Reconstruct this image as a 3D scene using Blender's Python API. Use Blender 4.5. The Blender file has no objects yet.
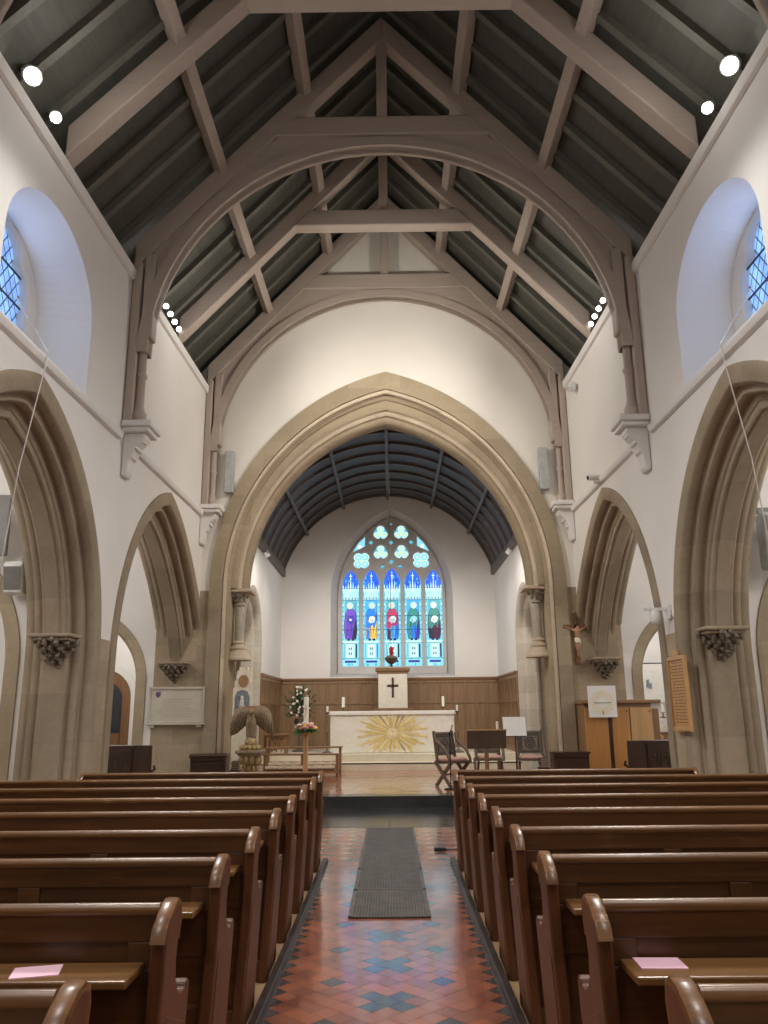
import bpy, bmesh, math, random
from mathutils import Vector, Matrix
random.seed(7)
S = bpy.context.scene
COL = S.collection
PI = math.pi
R = math.radians

# ------------------------------------------------------------------ materials
def new_mat(name):
    m = bpy.data.materials.new(name); m.use_nodes = True
    nt = m.node_tree; b = nt.nodes['Principled BSDF']
    return m, nt, b

def nd(nt, t, **kw):
    n = nt.nodes.new(t)
    for k, v in kw.items():
        setattr(n, k, v)
    return n

def c4(c): return (c[0], c[1], c[2], 1.0)

def coords(nt, rnd=True):
    tc = nd(nt, 'ShaderNodeTexCoord')
    if not rnd: return tc.outputs['Object']
    oi = nd(nt, 'ShaderNodeObjectInfo')
    mul = nd(nt, 'ShaderNodeVectorMath', operation='SCALE'); mul.inputs[0].default_value = (17, 29, 11)
    nt.links.new(oi.outputs['Random'], mul.inputs['Scale'])
    add = nd(nt, 'ShaderNodeVectorMath', operation='ADD')
    nt.links.new(tc.outputs['Object'], add.inputs[0]); nt.links.new(mul.outputs[0], add.inputs[1])
    return add.outputs[0]

def mapping(nt, vec, scale):
    mp = nd(nt, 'ShaderNodeMapping'); mp.inputs['Scale'].default_value = scale
    nt.links.new(vec, mp.inputs['Vector']); return mp.outputs[0]

def noise(nt, vec, scale=5, detail=4, rough=.55):
    n = nd(nt, 'ShaderNodeTexNoise'); n.inputs['Scale'].default_value = scale
    n.inputs['Detail'].default_value = detail; n.inputs['Roughness'].default_value = rough
    nt.links.new(vec, n.inputs['Vector']); return n.outputs['Fac']

def ramp(nt, fac, stops):
    r = nd(nt, 'ShaderNodeValToRGB'); e = r.color_ramp.elements
    e[0].position, e[0].color = stops[0][0], c4(stops[0][1])
    e[1].position, e[1].color = stops[-1][0], c4(stops[-1][1])
    for p, c in stops[1:-1]:
        x = e.new(p); x.color = c4(c)
    nt.links.new(fac, r.inputs['Fac']); return r.outputs['Color']

def mix(nt, fac, a, b, mode='MIX'):
    m = nd(nt, 'ShaderNodeMix', data_type='RGBA', blend_type=mode)
    if isinstance(fac, (int, float)): m.inputs[0].default_value = fac
    else: nt.links.new(fac, m.inputs[0])
    for s, v in ((6, a), (7, b)):
        if isinstance(v, tuple): m.inputs[s].default_value = c4(v)
        else: nt.links.new(v, m.inputs[s])
    return m.outputs[2]

def math_(nt, op, a, b=None):
    m = nd(nt, 'ShaderNodeMath', operation=op)
    for i, v in enumerate((a, b)):
        if v is None: continue
        if isinstance(v, (int, float)): m.inputs[i].default_value = v
        else: nt.links.new(v, m.inputs[i])
    return m.outputs[0]

def bump(nt, b, h, strength=.2, dist=.01):
    n = nd(nt, 'ShaderNodeBump'); n.inputs['Strength'].default_value = strength; n.inputs['Distance'].default_value = dist
    nt.links.new(h, n.inputs['Height']); nt.links.new(n.outputs[0], b.inputs['Normal'])

def plain(name, col, rough=.5, metal=0.0, var=.12, scale=9):
    m, nt, b = new_mat(name)
    n = noise(nt, coords(nt), scale, 3)
    lo = tuple(c * (1 - var) for c in col); hi = tuple(min(1, c * (1 + var)) for c in col)
    nt.links.new(ramp(nt, n, [(.3, lo), (.7, hi)]), b.inputs['Base Color'])
    b.inputs['Roughness'].default_value = rough; b.inputs['Metallic'].default_value = metal
    return m

def wood(name, dark, light, rough=.4, axis='X', scale=1.0, coat=0.0, wear=None):
    m, nt, b = new_mat(name)
    v = coords(nt)
    sc = {'X': (1.2, 22, 22), 'Y': (22, 1.2, 22), 'Z': (22, 22, 1.2)}[axis]
    g = noise(nt, mapping(nt, v, tuple(s * scale for s in sc)), 1.6, 6, .65)
    big = noise(nt, mapping(nt, v, tuple(s * .18 for s in sc)), 2.0, 3)
    f = math_(nt, 'ADD', math_(nt, 'MULTIPLY', g, .7), math_(nt, 'MULTIPLY', big, .3))
    mid = tuple((a + c) / 2 for a, c in zip(dark, light))
    col = ramp(nt, f, [(.3, dark), (.5, mid), (.7, light)])
    if wear:      # rubbed patches and scratches down to the bare timber
        w1 = noise(nt, mapping(nt, v, tuple(x_ * 1.6 for x_ in sc)), 2.2, 5, .7); w2 = noise(nt, v, 2.4, 2)
        k = ramp(nt, math_(nt, 'ADD', math_(nt, 'MULTIPLY', w1, .6), math_(nt, 'MULTIPLY', w2, .4)), [(.60, (0, 0, 0)), (.66, (1, 1, 1))])
        col = mix(nt, k, col, wear)
    nt.links.new(col, b.inputs['Base Color'])
    b.inputs['Roughness'].default_value = rough
    b.inputs['Coat Weight'].default_value = coat; b.inputs['Coat Roughness'].default_value = .25
    bump(nt, b, g, .12, .004)
    return m

def stone(name, c1, c2, joint=(.2, .16, .12), course=.33, rough=.85, jw=.018):
    m, nt, b = new_mat(name)
    v = coords(nt, False)
    n1 = noise(nt, v, 1.3, 5, .6); n2 = noise(nt, v, 14, 4, .6)
    f = math_(nt, 'ADD', math_(nt, 'MULTIPLY', n1, .65), math_(nt, 'MULTIPLY', n2, .35))
    col = ramp(nt, f, [(.34, c1), (.66, c2)])
    if course:
        sx = nd(nt, 'ShaderNodeSeparateXYZ'); nt.links.new(v, sx.inputs[0])
        zc = math_(nt, 'DIVIDE', sx.outputs[2], course)
        row = math_(nt, 'FLOOR', zc)
        h = math_(nt, 'ADD', sx.outputs[0], sx.outputs[1])
        hc = math_(nt, 'ADD', math_(nt, 'DIVIDE', h, course * 1.9), math_(nt, 'MULTIPLY', row, .47))
        j1 = math_(nt, 'LESS_THAN', math_(nt, 'FRACT', zc), jw)
        j2 = math_(nt, 'LESS_THAN', math_(nt, 'FRACT', hc), jw * .6)
        j = math_(nt, 'MULTIPLY', math_(nt, 'MAXIMUM', j1, j2), .45)
        wn = nd(nt, 'ShaderNodeTexWhiteNoise', noise_dimensions='2D')
        cb = nd(nt, 'ShaderNodeCombineXYZ'); nt.links.new(math_(nt, 'FLOOR', hc), cb.inputs[0]); nt.links.new(row, cb.inputs[1])
        nt.links.new(cb.outputs[0], wn.inputs['Vector'])
        blk = math_(nt, 'ADD', math_(nt, 'MULTIPLY', wn.outputs['Value'], .22), .89)
        cc = nd(nt, 'ShaderNodeCombineXYZ')
        for i in range(3): nt.links.new(blk, cc.inputs[i])
        col = mix(nt, 1.0, col, cc.outputs[0], 'MULTIPLY')
        col = mix(nt, j, col, joint)
    nt.links.new(col, b.inputs['Base Color'])
    b.inputs['Roughness'].default_value = rough
    bump(nt, b, n2, .25, .01)
    return m

def emit(name, col, strength=1.0, base=None):
    m, nt, b = new_mat(name)
    b.inputs['Base Color'].default_value = c4(base or col)
    b.inputs['Emission Color'].default_value = c4(col); b.inputs['Emission Strength'].default_value = strength
    b.inputs['Roughness'].default_value = .25
    return m

def plaster_mat(name, col):
    m, nt, b = new_mat(name)
    v = coords(nt, False)
    n1 = noise(nt, v, .8, 4); n2 = noise(nt, v, 30, 3)
    lo = tuple(c * .95 for c in col)
    nt.links.new(ramp(nt, n1, [(.35, lo), (.65, col)]), b.inputs['Base Color'])
    b.inputs['Roughness'].default_value = .9
    bump(nt, b, n2, .08, .004)
    return m

M = {}
M['plaster'] = plaster_mat('plaster_white', (.80, .775, .745))
M['plaster_warm'] = plaster_mat('plaster_cream', (.80, .765, .70))
M['stone'] = stone('sandstone', (.31, .245, .165), (.43, .35, .245))
M['stone_smooth'] = stone('sandstone_dressed_shaded', (.27, .215, .15), (.365, .295, .21), course=.62, jw=.009)  # arcade copy of the dressed stone, shade put into a darker colour
M['stone_arch'] = stone('sandstone_dressed_lit', (.315, .25, .165), (.41, .335, .235), course=.62, jw=.009)  # same dressed stone, colour kept brighter for the lit chancel arch; also aisle arches
M['stone_roll'] = stone('sandstone_pale', (.52, .43, .32), (.62, .52, .40), course=.9, jw=.006)
M['stone_grey'] = stone('limestone_grey', (.40, .36, .30), (.50, .46, .39), course=.4)
M['stone_dark'] = stone('carved_stone_dark', (.13, .105, .08), (.24, .19, .145), course=0)
M['stone_step'] = stone('step_stone', (.62, .55, .42), (.74, .68, .55), course=0, rough=.5)
M['tracery'] = stone('tracery_stone', (.50, .48, .47), (.60, .58, .57), course=0)
M['marble'] = stone('tablet_stone', (.50, .46, .38), (.62, .58, .50), course=0, rough=.5)
M['white_stone'] = plaster_mat('painted_white_stone', (.80, .78, .76))
M['truss'] = wood('painted_truss_timber', (.41, .338, .285), (.48, .405, .345), .6, 'X', .4)
M['truss_z'] = wood('painted_truss_post', (.42, .345, .29), (.49, .41, .35), .6, 'Z', .4)
M['roof_board'] = wood('roof_board', (.062, .065, .053), (.10, .10, .082), .55, 'Y', .5)
M['rafter'] = wood('roof_rafter', (.105, .107, .088), (.155, .152, .127), .55, 'X', .5)
M['barrel'] = wood('barrel_board', (.040, .034, .031), (.075, .065, .058), .5, 'Y', .6)
M['barrel_rib'] = wood('barrel_rib', (.10, .082, .072), (.145, .12, .105), .5, 'X', .6)
M['pew'] = wood('pew_pine', (.034, .0115, .003), (.105, .040, .010), .38, 'X', 1, .12, (.16, .075, .028))
M['pew_rail'] = wood('pew_rail_worn', (.075, .030, .010), (.22, .105, .038), .30, 'X', 1, .2, (.36, .21, .10))
M['pew_end'] = wood('pew_end_pine', (.050, .0155, .005), (.13, .045, .014), .45, 'Z', 1, .08)
M['pew_ledge'] = wood('pew_ledge_worn', (.10, .045, .014), (.25, .125, .045), .32, 'X', 1, .25, (.36, .20, .085))
M['dark_oak'] = wood('dark_oak', (.030, .014, .009), (.075, .034, .020), .4, 'X', 1, .1)
M['dark_oak_z'] = wood('dark_oak_upright', (.030, .014, .009), (.075, .034, .020), .4, 'Z', 1, .1)
M['oak_panel'] = wood('oak_wainscot', (.20, .115, .058), (.34, .21, .115), .45, 'Z', .8, .1)
M['oak_light'] = wood('oak_light', (.42, .24, .10), (.60, .37, .17), .4, 'Z', .6, .15)
M['oak_orange'] = wood('oak_orange', (.40, .175, .048), (.58, .29, .095), .38, 'Z', .35, .2)
M['oak_mid'] = wood('oak_mid', (.20, .105, .05), (.33, .18, .09), .42, 'X', .8, .1)
M['oak_mid_z'] = wood('oak_mid_upright', (.20, .105, .05), (.33, .18, .09), .42, 'Z', .8, .1)
M['chair_wood'] = wood('chair_wood', (.10, .065, .045), (.19, .13, .095), .45, 'Z', 1)
M['chair_grey'] = plain('carved_grey_oak', (.20, .175, .15), .6, 0, .3, 25)
M['chair_carve'] = plain('carved_dark_oak', (.09, .075, .065), .6)
M['deck'] = wood('platform_board', (.28, .17, .085), (.43, .29, .16), .5, 'Y', .7)
M['black'] = plain('black_metal', (.02, .02, .022), .4, .3)
M['iron'] = plain('cast_iron', (.12, .105, .095), .5, .1, .25)
M['brass'] = plain('brass_dark', (.30, .21, .09), .35, .9, .2)
M['gilt'] = plain('gilded_wood', (.40, .29, .14), .42, .3, .3, 30)
M['eagle'] = plain('eagle_carved_wood', (.31, .235, .15), .5, .1, .35, 28)
M['gold_thread'] = plain('gold_thread', (.80, .62, .24), .6, 0, .25, 40)
M['gold_pale'] = plain('pale_gold_thread', (.85, .75, .48), .7, 0, .15, 40)
M['linen'] = plain('white_linen', (.82, .80, .74), .8, 0, .05)
M['brocade'] = plain('cream_brocade', (.80, .765, .685), .75, 0, .05, 12)
M['wax'] = plain('wax', (.88, .85, .76), .5, 0, .03)
M['paper'] = plain('white_paper', (.86, .85, .84), .7, 0, .02)
M['pink_paper'] = plain('pink_paper', (.86, .56, .68), .7, 0, .03)
M['pink_cloth'] = plain('pink_cushion_cloth', (.62, .38, .33), .85, 0, .25, 40)
M['kneeler'] = plain('kneeler_fabric', (.40, .31, .225), .9, 0, .5, 45)
M['grey_plastic'] = plain('grey_plastic', (.42, .44, .44), .5)
M['dark_plastic'] = plain('dark_grey_plastic', (.18, .17, .16), .5)
M['white_plastic'] = plain('white_plastic', (.80, .80, .78), .4)
M['cord'] = plain('pale_cord', (.45, .42, .39), .8)
M['leaf'] = plain('dark_leaf', (.050, .085, .035), .55, 0, .5, 30)
M['fern'] = plain('green_leaf', (.09, .19, .055), .55, 0, .4, 30)
for n_, c_ in (('white', (.85, .82, .74)), ('pink', (.72, .30, .33)), ('yellow', (.85, .63, .15)), ('coral', (.78, .36, .22))):
    M['petal_' + n_] = plain('petal_' + n_, c_, .6)
M['red_glass'] = plain('red_glass', (.45, .02, .02), .15)
M['tab_cloth'] = plain('tabernacle_veil', (.80, .74, .63), .75, 0, .05)
M['brown_cross'] = plain('dark_brown_wood', (.07, .035, .02), .5)
M['crucifix_wood'] = wood('crucifix_wood', (.12, .05, .02), (.22, .095, .045), .45, 'Z')
M['corpus'] = plain('carved_limewood', (.42, .24, .13), .5, 0, .15)
M['board_wood'] = wood('honours_board_wood', (.46, .24, .085), (.60, .35, .14), .4, 'Z', .6, .1)
M['ink'] = plain('dark_ink', (.14, .07, .03), .7)
M['ink_grey'] = plain('cut_letter_grey', (.40, .365, .31), .7)
M['shield'] = plain('shield_enamel', (.12, .07, .16), .5)
M['icon_ground'] = plain('gesso_cream', (.84, .77, .62), .6, 0, .08)
M['icon_brown'] = plain('icon_brown', (.40, .23, .11), .6)
M['icon_blue'] = plain('icon_blue_grey', (.22, .25, .29), .6, 0, .35, 30)
M['book'] = plain('hymn_book_cover', (.10, .06, .05), .7)
M['book_page'] = plain('book_page_edge', (.45, .36, .25), .8)
M['slate'] = stone('slate_slab', (.028, .028, .030), (.055, .054, .054), course=0, rough=.16)
M['kerb'] = plain('kerb_tile', (.040, .030, .026), .35, 0, .2)
M['lamp_on'] = emit('lamp_lens', (1.0, .96, .90), 40)
M['lamp_small'] = emit('lamp_lens_small', (1.0, .96, .90), 25)
M['aisle_stone'] = stone('aisle_flag', (.26, .22, .17), (.36, .31, .25), course=0, rough=.5)
M['door_wood'] = wood('door_oak', (.16, .075, .03), (.30, .15, .065), .45, 'Z', .7)
M['dark_glass'] = plain('dark_glass', (.03, .035, .045), .1)
M['seam'] = plain('lead_came', (.015, .018, .025), .5)

def tile_mat(name, c1, c2, rough=.3):
    m, nt, b = new_mat(name)
    v = coords(nt, False)
    wn = nd(nt, 'ShaderNodeTexVoronoi'); wn.inputs['Scale'].default_value = 9; nt.links.new(v, wn.inputs['Vector'])
    n = noise(nt, v, 3.0, 4)
    n2 = noise(nt, v, 26, 3)
    f = math_(nt, 'ADD', math_(nt, 'MULTIPLY', n, .6), math_(nt, 'MULTIPLY', n2, .4))
    nt.links.new(ramp(nt, f, [(.35, c1), (.65, c2)]), b.inputs['Base Color'])
    rr = nd(nt, 'ShaderNodeMapRange'); rr.inputs['To Min'].default_value = rough - .06; rr.inputs['To Max'].default_value = rough + .12
    nt.links.new(n, rr.inputs['Value']); nt.links.new(rr.outputs[0], b.inputs['Roughness'])
    b.inputs['Specular IOR Level'].default_value = .5
    b.inputs['Coat Weight'].default_value = .9; b.inputs['Coat Roughness'].default_value = .11; b.inputs['Coat IOR'].default_value = 1.58
    bump(nt, b, n, .03, .02)
    return m
M['tile_red'] = tile_mat('quarry_tile_red', (.30, .088, .042), (.41, .135, .068), .3)
M['tile_red2'] = tile_mat('quarry_tile_red_deep', (.22, .072, .040), (.31, .108, .064), .3)
M['tile_black'] = tile_mat('quarry_tile_black', (.045, .042, .044), (.085, .078, .076), .2)
M['tile_buff'] = tile_mat('quarry_tile_buff', (.42, .30, .18), (.52, .39, .25))
M['tile_joint'] = plain('tile_joint', (.16, .085, .06), .6)
M['dais_red'] = tile_mat('dais_tile_red', (.36, .14, .068), (.45, .19, .10), .22)

# glazing of the clerestory: leaded diamonds lit by the dusk sky
def leaded(name, col, strength):
    m, nt, b = new_mat(name)
    v = coords(nt, False)
    sx = nd(nt, 'ShaderNodeSeparateXYZ'); nt.links.new(v, sx.inputs[0])
    a = math_(nt, 'MULTIPLY', sx.outputs[1], 1 / .17); c = math_(nt, 'MULTIPLY', sx.outputs[2], 1 / .25)
    d1 = math_(nt, 'FRACT', math_(nt, 'ADD', a, c)); d2 = math_(nt, 'FRACT', math_(nt, 'SUBTRACT', a, c))
    l = math_(nt, 'MAXIMUM', math_(nt, 'LESS_THAN', d1, .13), math_(nt, 'LESS_THAN', d2, .13))
    n = noise(nt, v, 3.5, 2)
    sky = ramp(nt, n, [(.35, tuple(x * .75 for x in col)), (.65, tuple(min(1, x * 1.25) for x in col))])
    ec = mix(nt, l, sky, (.004, .006, .012))
    nt.links.new(ec, b.inputs['Emission Color']); b.inputs['Emission Strength'].default_value = strength
    b.inputs['Base Color'].default_value = (.02, .03, .06, 1); b.inputs['Roughness'].default_value = .2
    return m
M['clerestory_glass'] = leaded('clerestory_glass', (.22, .42, .95), 1.35)

# ------------------------------------------------------------------ mesh building
class MB:
    def __init__(s): s.v = []; s.f = []; s.m = []
    def vert(s, p): s.v.append(tuple(p)); return len(s.v) - 1
    def face(s, pts, mi=0):
        s.f.append([s.vert(p) for p in pts]); s.m.append(mi)
    def grid(s, rows, mi=0, close=False):
        ids = [[s.vert(p) for p in r] for r in rows]
        for a, b in zip(ids, ids[1:]):
            n = len(a)
            for i in range(n if close else n - 1):
                s.f.append([a[i], a[(i + 1) % n], b[(i + 1) % n], b[i]]); s.m.append(mi)
        return ids
    def box(s, x0, x1, y0, y1, z0, z1, mi=0):
        p = [(x, y, z) for z in (z0, z1) for y in (y0, y1) for x in (x0, x1)]
        i = [s.vert(q) for q in p]
        for q in ((0, 2, 3, 1), (4, 5, 7, 6), (0, 1, 5, 4), (2, 6, 7, 3), (0, 4, 6, 2), (1, 3, 7, 5)):
            s.f.append([i[k] for k in q]); s.m.append(mi)
    def prism(s, poly, fn, w0, w1, mi=0):
        """poly: list of (a, b); fn(a, b, w) -> point"""
        n = len(poly)
        A = [s.vert(fn(a, b, w0)) for a, b in poly]; B = [s.vert(fn(a, b, w1)) for a, b in poly]
        s.f.append(A); s.m.append(mi); s.f.append(B[::-1]); s.m.append(mi)
        for i in range(n):
            j = (i + 1) % n
            s.f.append([A[i], B[i], B[j], A[j]]); s.m.append(mi)
    def beam(s, p, q, w, h, up=(0, 0, 1), mi=0):
        p = Vector(p); q = Vector(q); d = (q - p).normalized(); u = Vector(up)
        sd = d.cross(u).normalized(); u = sd.cross(d).normalized()
        c = []
        for e in (p, q):
            for a, b in ((-1, -1), (1, -1), (1, 1), (-1, 1)):
                c.append(s.vert(e + sd * (a * w / 2) + u * (b * h / 2)))
        for f in ((0, 1, 2, 3), (7, 6, 5, 4), (0, 4, 5, 1), (1, 5, 6, 2), (2, 6, 7, 3), (3, 7, 4, 0)):
            s.f.append([c[k] for k in f]); s.m.append(mi)
    def tube(s, path, r, n=10, mi=0, caps=True):
        path = [Vector(p) for p in path]; rs = r if isinstance(r, (list, tuple)) else [r] * len(path)
        rows = []; ref = None
        for i, p in enumerate(path):
            t = (path[min(i + 1, len(path) - 1)] - path[max(i - 1, 0)]).normalized()
            if ref is None:
                ref = t.orthogonal().normalized()
            ref = (ref - t * ref.dot(t)).normalized(); bn = t.cross(ref)
            rows.append([p + (ref * math.cos(2 * PI * k / n) + bn * math.sin(2 * PI * k / n)) * rs[i] for k in range(n)])
        ids = s.grid(rows, mi, True)
        if caps:
            s.f.append(ids[0][::-1]); s.m.append(mi); s.f.append(ids[-1]); s.m.append(mi)
    def lathe(s, prof, c=(0, 0, 0), n=16, mi=0, a0=0, a1=2 * PI):
        full = abs(a1 - a0 - 2 * PI) < 1e-6
        k = n if full else n + 1
        rows = [[(c[0] + r * math.cos(a0 + (a1 - a0) * i / n), c[1] + r * math.sin(a0 + (a1 - a0) * i / n), c[2] + z) for i in range(k)] for r, z in prof]
        ids = s.grid(rows, mi, full)
        s.f.append(ids[0][::-1]); s.m.append(mi); s.f.append(ids[-1]); s.m.append(mi)
    def ball(s, c, r, n=10, mi=0, rot=None):
        r = r if isinstance(r, (tuple, list)) else (r, r, r); c = Vector(c); rows = []
        for j in range(1, n):
            t = PI * j / n
            row = []
            for i in range(n):
                a = 2 * PI * i / n
                p = Vector((r[0] * math.sin(t) * math.cos(a), r[1] * math.sin(t) * math.sin(a), r[2] * math.cos(t)))
                if rot: p = rot @ p
                row.append(c + p)
            rows.append(row)
        ids = s.grid(rows, mi, True)
        top = Vector((0, 0, r[2])); top = rot @ top if rot else top
        a = s.vert(c + top); b = s.vert(c - top)
        for i in range(n):
            s.f.append([a, ids[0][(i + 1) % n], ids[0][i]]); s.m.append(mi)
            s.f.append([b, ids[-1][i], ids[-1][(i + 1) % n]]); s.m.append(mi)
    def build(s, name, mats, parent=None, smooth=None, bevel=0, kind=None, merge=True, seg=2):
        me = bpy.data.meshes.new(name)
        me.from_pydata([tuple(v) for v in s.v], [], s.f)
        mats = mats if isinstance(mats, (list, tuple)) else [mats]
        for m in mats: me.materials.append(M[m] if isinstance(m, str) else m)
        me.polygons.foreach_set('material_index', s.m)
        bm = bmesh.new(); bm.from_mesh(me)
        if merge: bmesh.ops.remove_doubles(bm, verts=bm.verts, dist=1e-5)
        bmesh.ops.recalc_face_normals(bm, faces=bm.faces)
        bm.to_mesh(me); bm.free()
        if smooth:
            me.polygons.foreach_set('use_smooth', [True] * len(me.polygons))
            me.set_sharp_from_angle(angle=R(smooth))
        o = bpy.data.objects.new(name, me); COL.objects.link(o)
        if parent is not None: o.parent = parent
        if bevel:
            b = o.modifiers.new('bevel', 'BEVEL'); b.width = bevel; b.segments = seg; b.limit_method = 'ANGLE'; b.angle_limit = R(40)
        if kind: o['kind'] = kind
        return o

def tag(o, label, cat, group=None):
    o['label'] = label; o['category'] = cat
    if group: o['group'] = group
    return o

def thing(name, loc, label, cat, group=None, rz=0):
    o = bpy.data.objects.new(name, None); COL.objects.link(o)
    o.empty_display_size = .1
    o.location = loc; o.rotation_euler = (0, 0, rz)
    return tag(o, label, cat, group)

def children(o): return [c for c in o.children]

def dup(o, loc=None, rz=None, label=None, parent=None):
    c = o.copy(); COL.objects.link(c)
    if parent is not None: c.parent = parent
    if loc is not None: c.location = loc
    if rz is not None: c.rotation_euler = (0, 0, rz)
    if label: c['label'] = label
    for k in children(o): dup(k, parent=c)
    return c

def structure(name):
    o = bpy.data.objects.new(name, None); COL.objects.link(o); o['kind'] = 'structure'; return o

def arch(c, a, zs, h, zb=None, n=18):
    """pointed arch, left foot to right foot"""
    rr = (a * a + h * h) / (2 * a); th = math.atan2(h, a - rr)
    left = []
    for i in range(n + 1):
        t = PI + (th - PI) * i / n
        left.append((-a + rr + rr * math.cos(t), rr * math.sin(t)))
    pts = left + [(-x, z) for x, z in left[-2::-1]]
    pts = [(c + x, zs + z) for x, z in pts]
    if zb is not None: pts = [(c - a, zb)] + pts + [(c + a, zb)]
    return pts

def flat2d(name, loops, fn, depth, mat, parent=None, bevel=0, kind=None):
    """filled 2-D outline with holes, given thickness; loops[0] is the outline; fn(u, v, w) -> point"""
    cu = bpy.data.curves.new(name, 'CURVE'); cu.dimensions = '2D'; cu.fill_mode = 'BOTH'
    cu.extrude = depth / 2; cu.bevel_depth = bevel; cu.bevel_resolution = 1
    for l in loops:
        sp = cu.splines.new('POLY'); sp.points.add(len(l) - 1)
        for p, (u, v) in zip(sp.points, l): p.co = (u, v, 0, 1)
        sp.use_cyclic_u = True
    t = bpy.data.objects.new(name, cu); COL.objects.link(t)
    bpy.context.view_layer.update()
    me = bpy.data.meshes.new_from_object(t.evaluated_get(bpy.context.evaluated_depsgraph_get()))
    bpy.data.objects.remove(t)
    for v in me.vertices: v.co = fn(v.co.x, v.co.y, v.co.z)
    bm = bmesh.new(); bm.from_mesh(me); bmesh.ops.remove_doubles(bm, verts=bm.verts, dist=1e-5)
    bmesh.ops.recalc_face_normals(bm, faces=bm.faces); bm.to_mesh(me); bm.free()
    me.materials.clear(); me.materials.append(M[mat])
    o = bpy.data.objects.new(name, me); COL.objects.link(o)
    if parent is not None: o.parent = parent
    if kind: o['kind'] = kind
    return o

def circle(cx, cy, r, n=24): return [(cx + r * math.cos(2 * PI * i / n), cy + r * math.sin(2 * PI * i / n)) for i in range(n)]
def foil(cx, cy, r, k, n=44, rot=PI / 2):
    out = []
    for i in range(n):
        a = 2 * PI * i / n
        rad = r * (.74 + .26 * abs(math.cos(k * (a - rot) / 2)) ** .6)
        out.append((cx + rad * math.cos(a), cy + rad * math.sin(a)))
    return out

# ------------------------------------------------------------------ layout
W = 4.0            # half width of the nave
T = .88           # arcade wall thickness
EY = 16.7          # west face of the chancel arch wall
CY = 24.0          # east wall
CW = 3.25          # half width of the chancel
WY = -4.6          # west end
AX = 8.3           # aisle outer wall
DAIS, STEP1, STEP2 = .19, .375, .56
def up(d): return .04 * (d - 12.5)
def ups(d): return .018 * (d - 12.5)

BAYS = [(2.97, 2.52, 2.3, 3.12), (8.50, 2.52, 2.3, 3.13), (14.03, 2.57, 2.3, 3.25)]   # arcade arches: centre, half, spring, rise
STR = 5.69         # string course
WT = 8.48          # wall top

def die(c, a, s_, k): return c + (s_ - c) * (1 + (k - 1) * ((s_ - c) / a) ** 3) if s_ > c else s_
RST = 1.31         # the farther arch dies into the chancel arch wall
def loft_arch(name, c, prof, zs, hfun, zb, fn, mats, parent=None, n=18, clip=None, smooth=50, stretch=1):
    """prof: (half width, depth, material index of the strip that follows)"""
    b = MB(); rows = []
    for a, w, mi in prof:
        pts = arch(c, a, zs, hfun(a), zb, n)
        if stretch != 1: pts = [(die(c, a, s_, stretch), z) for s_, z in pts]
        if clip: pts = [(min(s_, clip), z) for s_, z in pts]
        rows.append([fn(s_, w, z) for s_, z in pts])
    ids = [[b.vert(p) for p in r] for r in rows]
    for k in range(len(ids) - 1):
        for i in range(len(ids[k]) - 1):
            b.f.append([ids[k][i], ids[k][i + 1], ids[k + 1][i + 1], ids[k + 1][i]]); b.m.append(prof[k][2])
    if zb is not None:
        for e in (0, -1):
            b.f.append([r[e] for r in ids]); b.m.append(0)
    return b.build(name, mats, parent, smooth=smooth, kind='structure')

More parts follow.
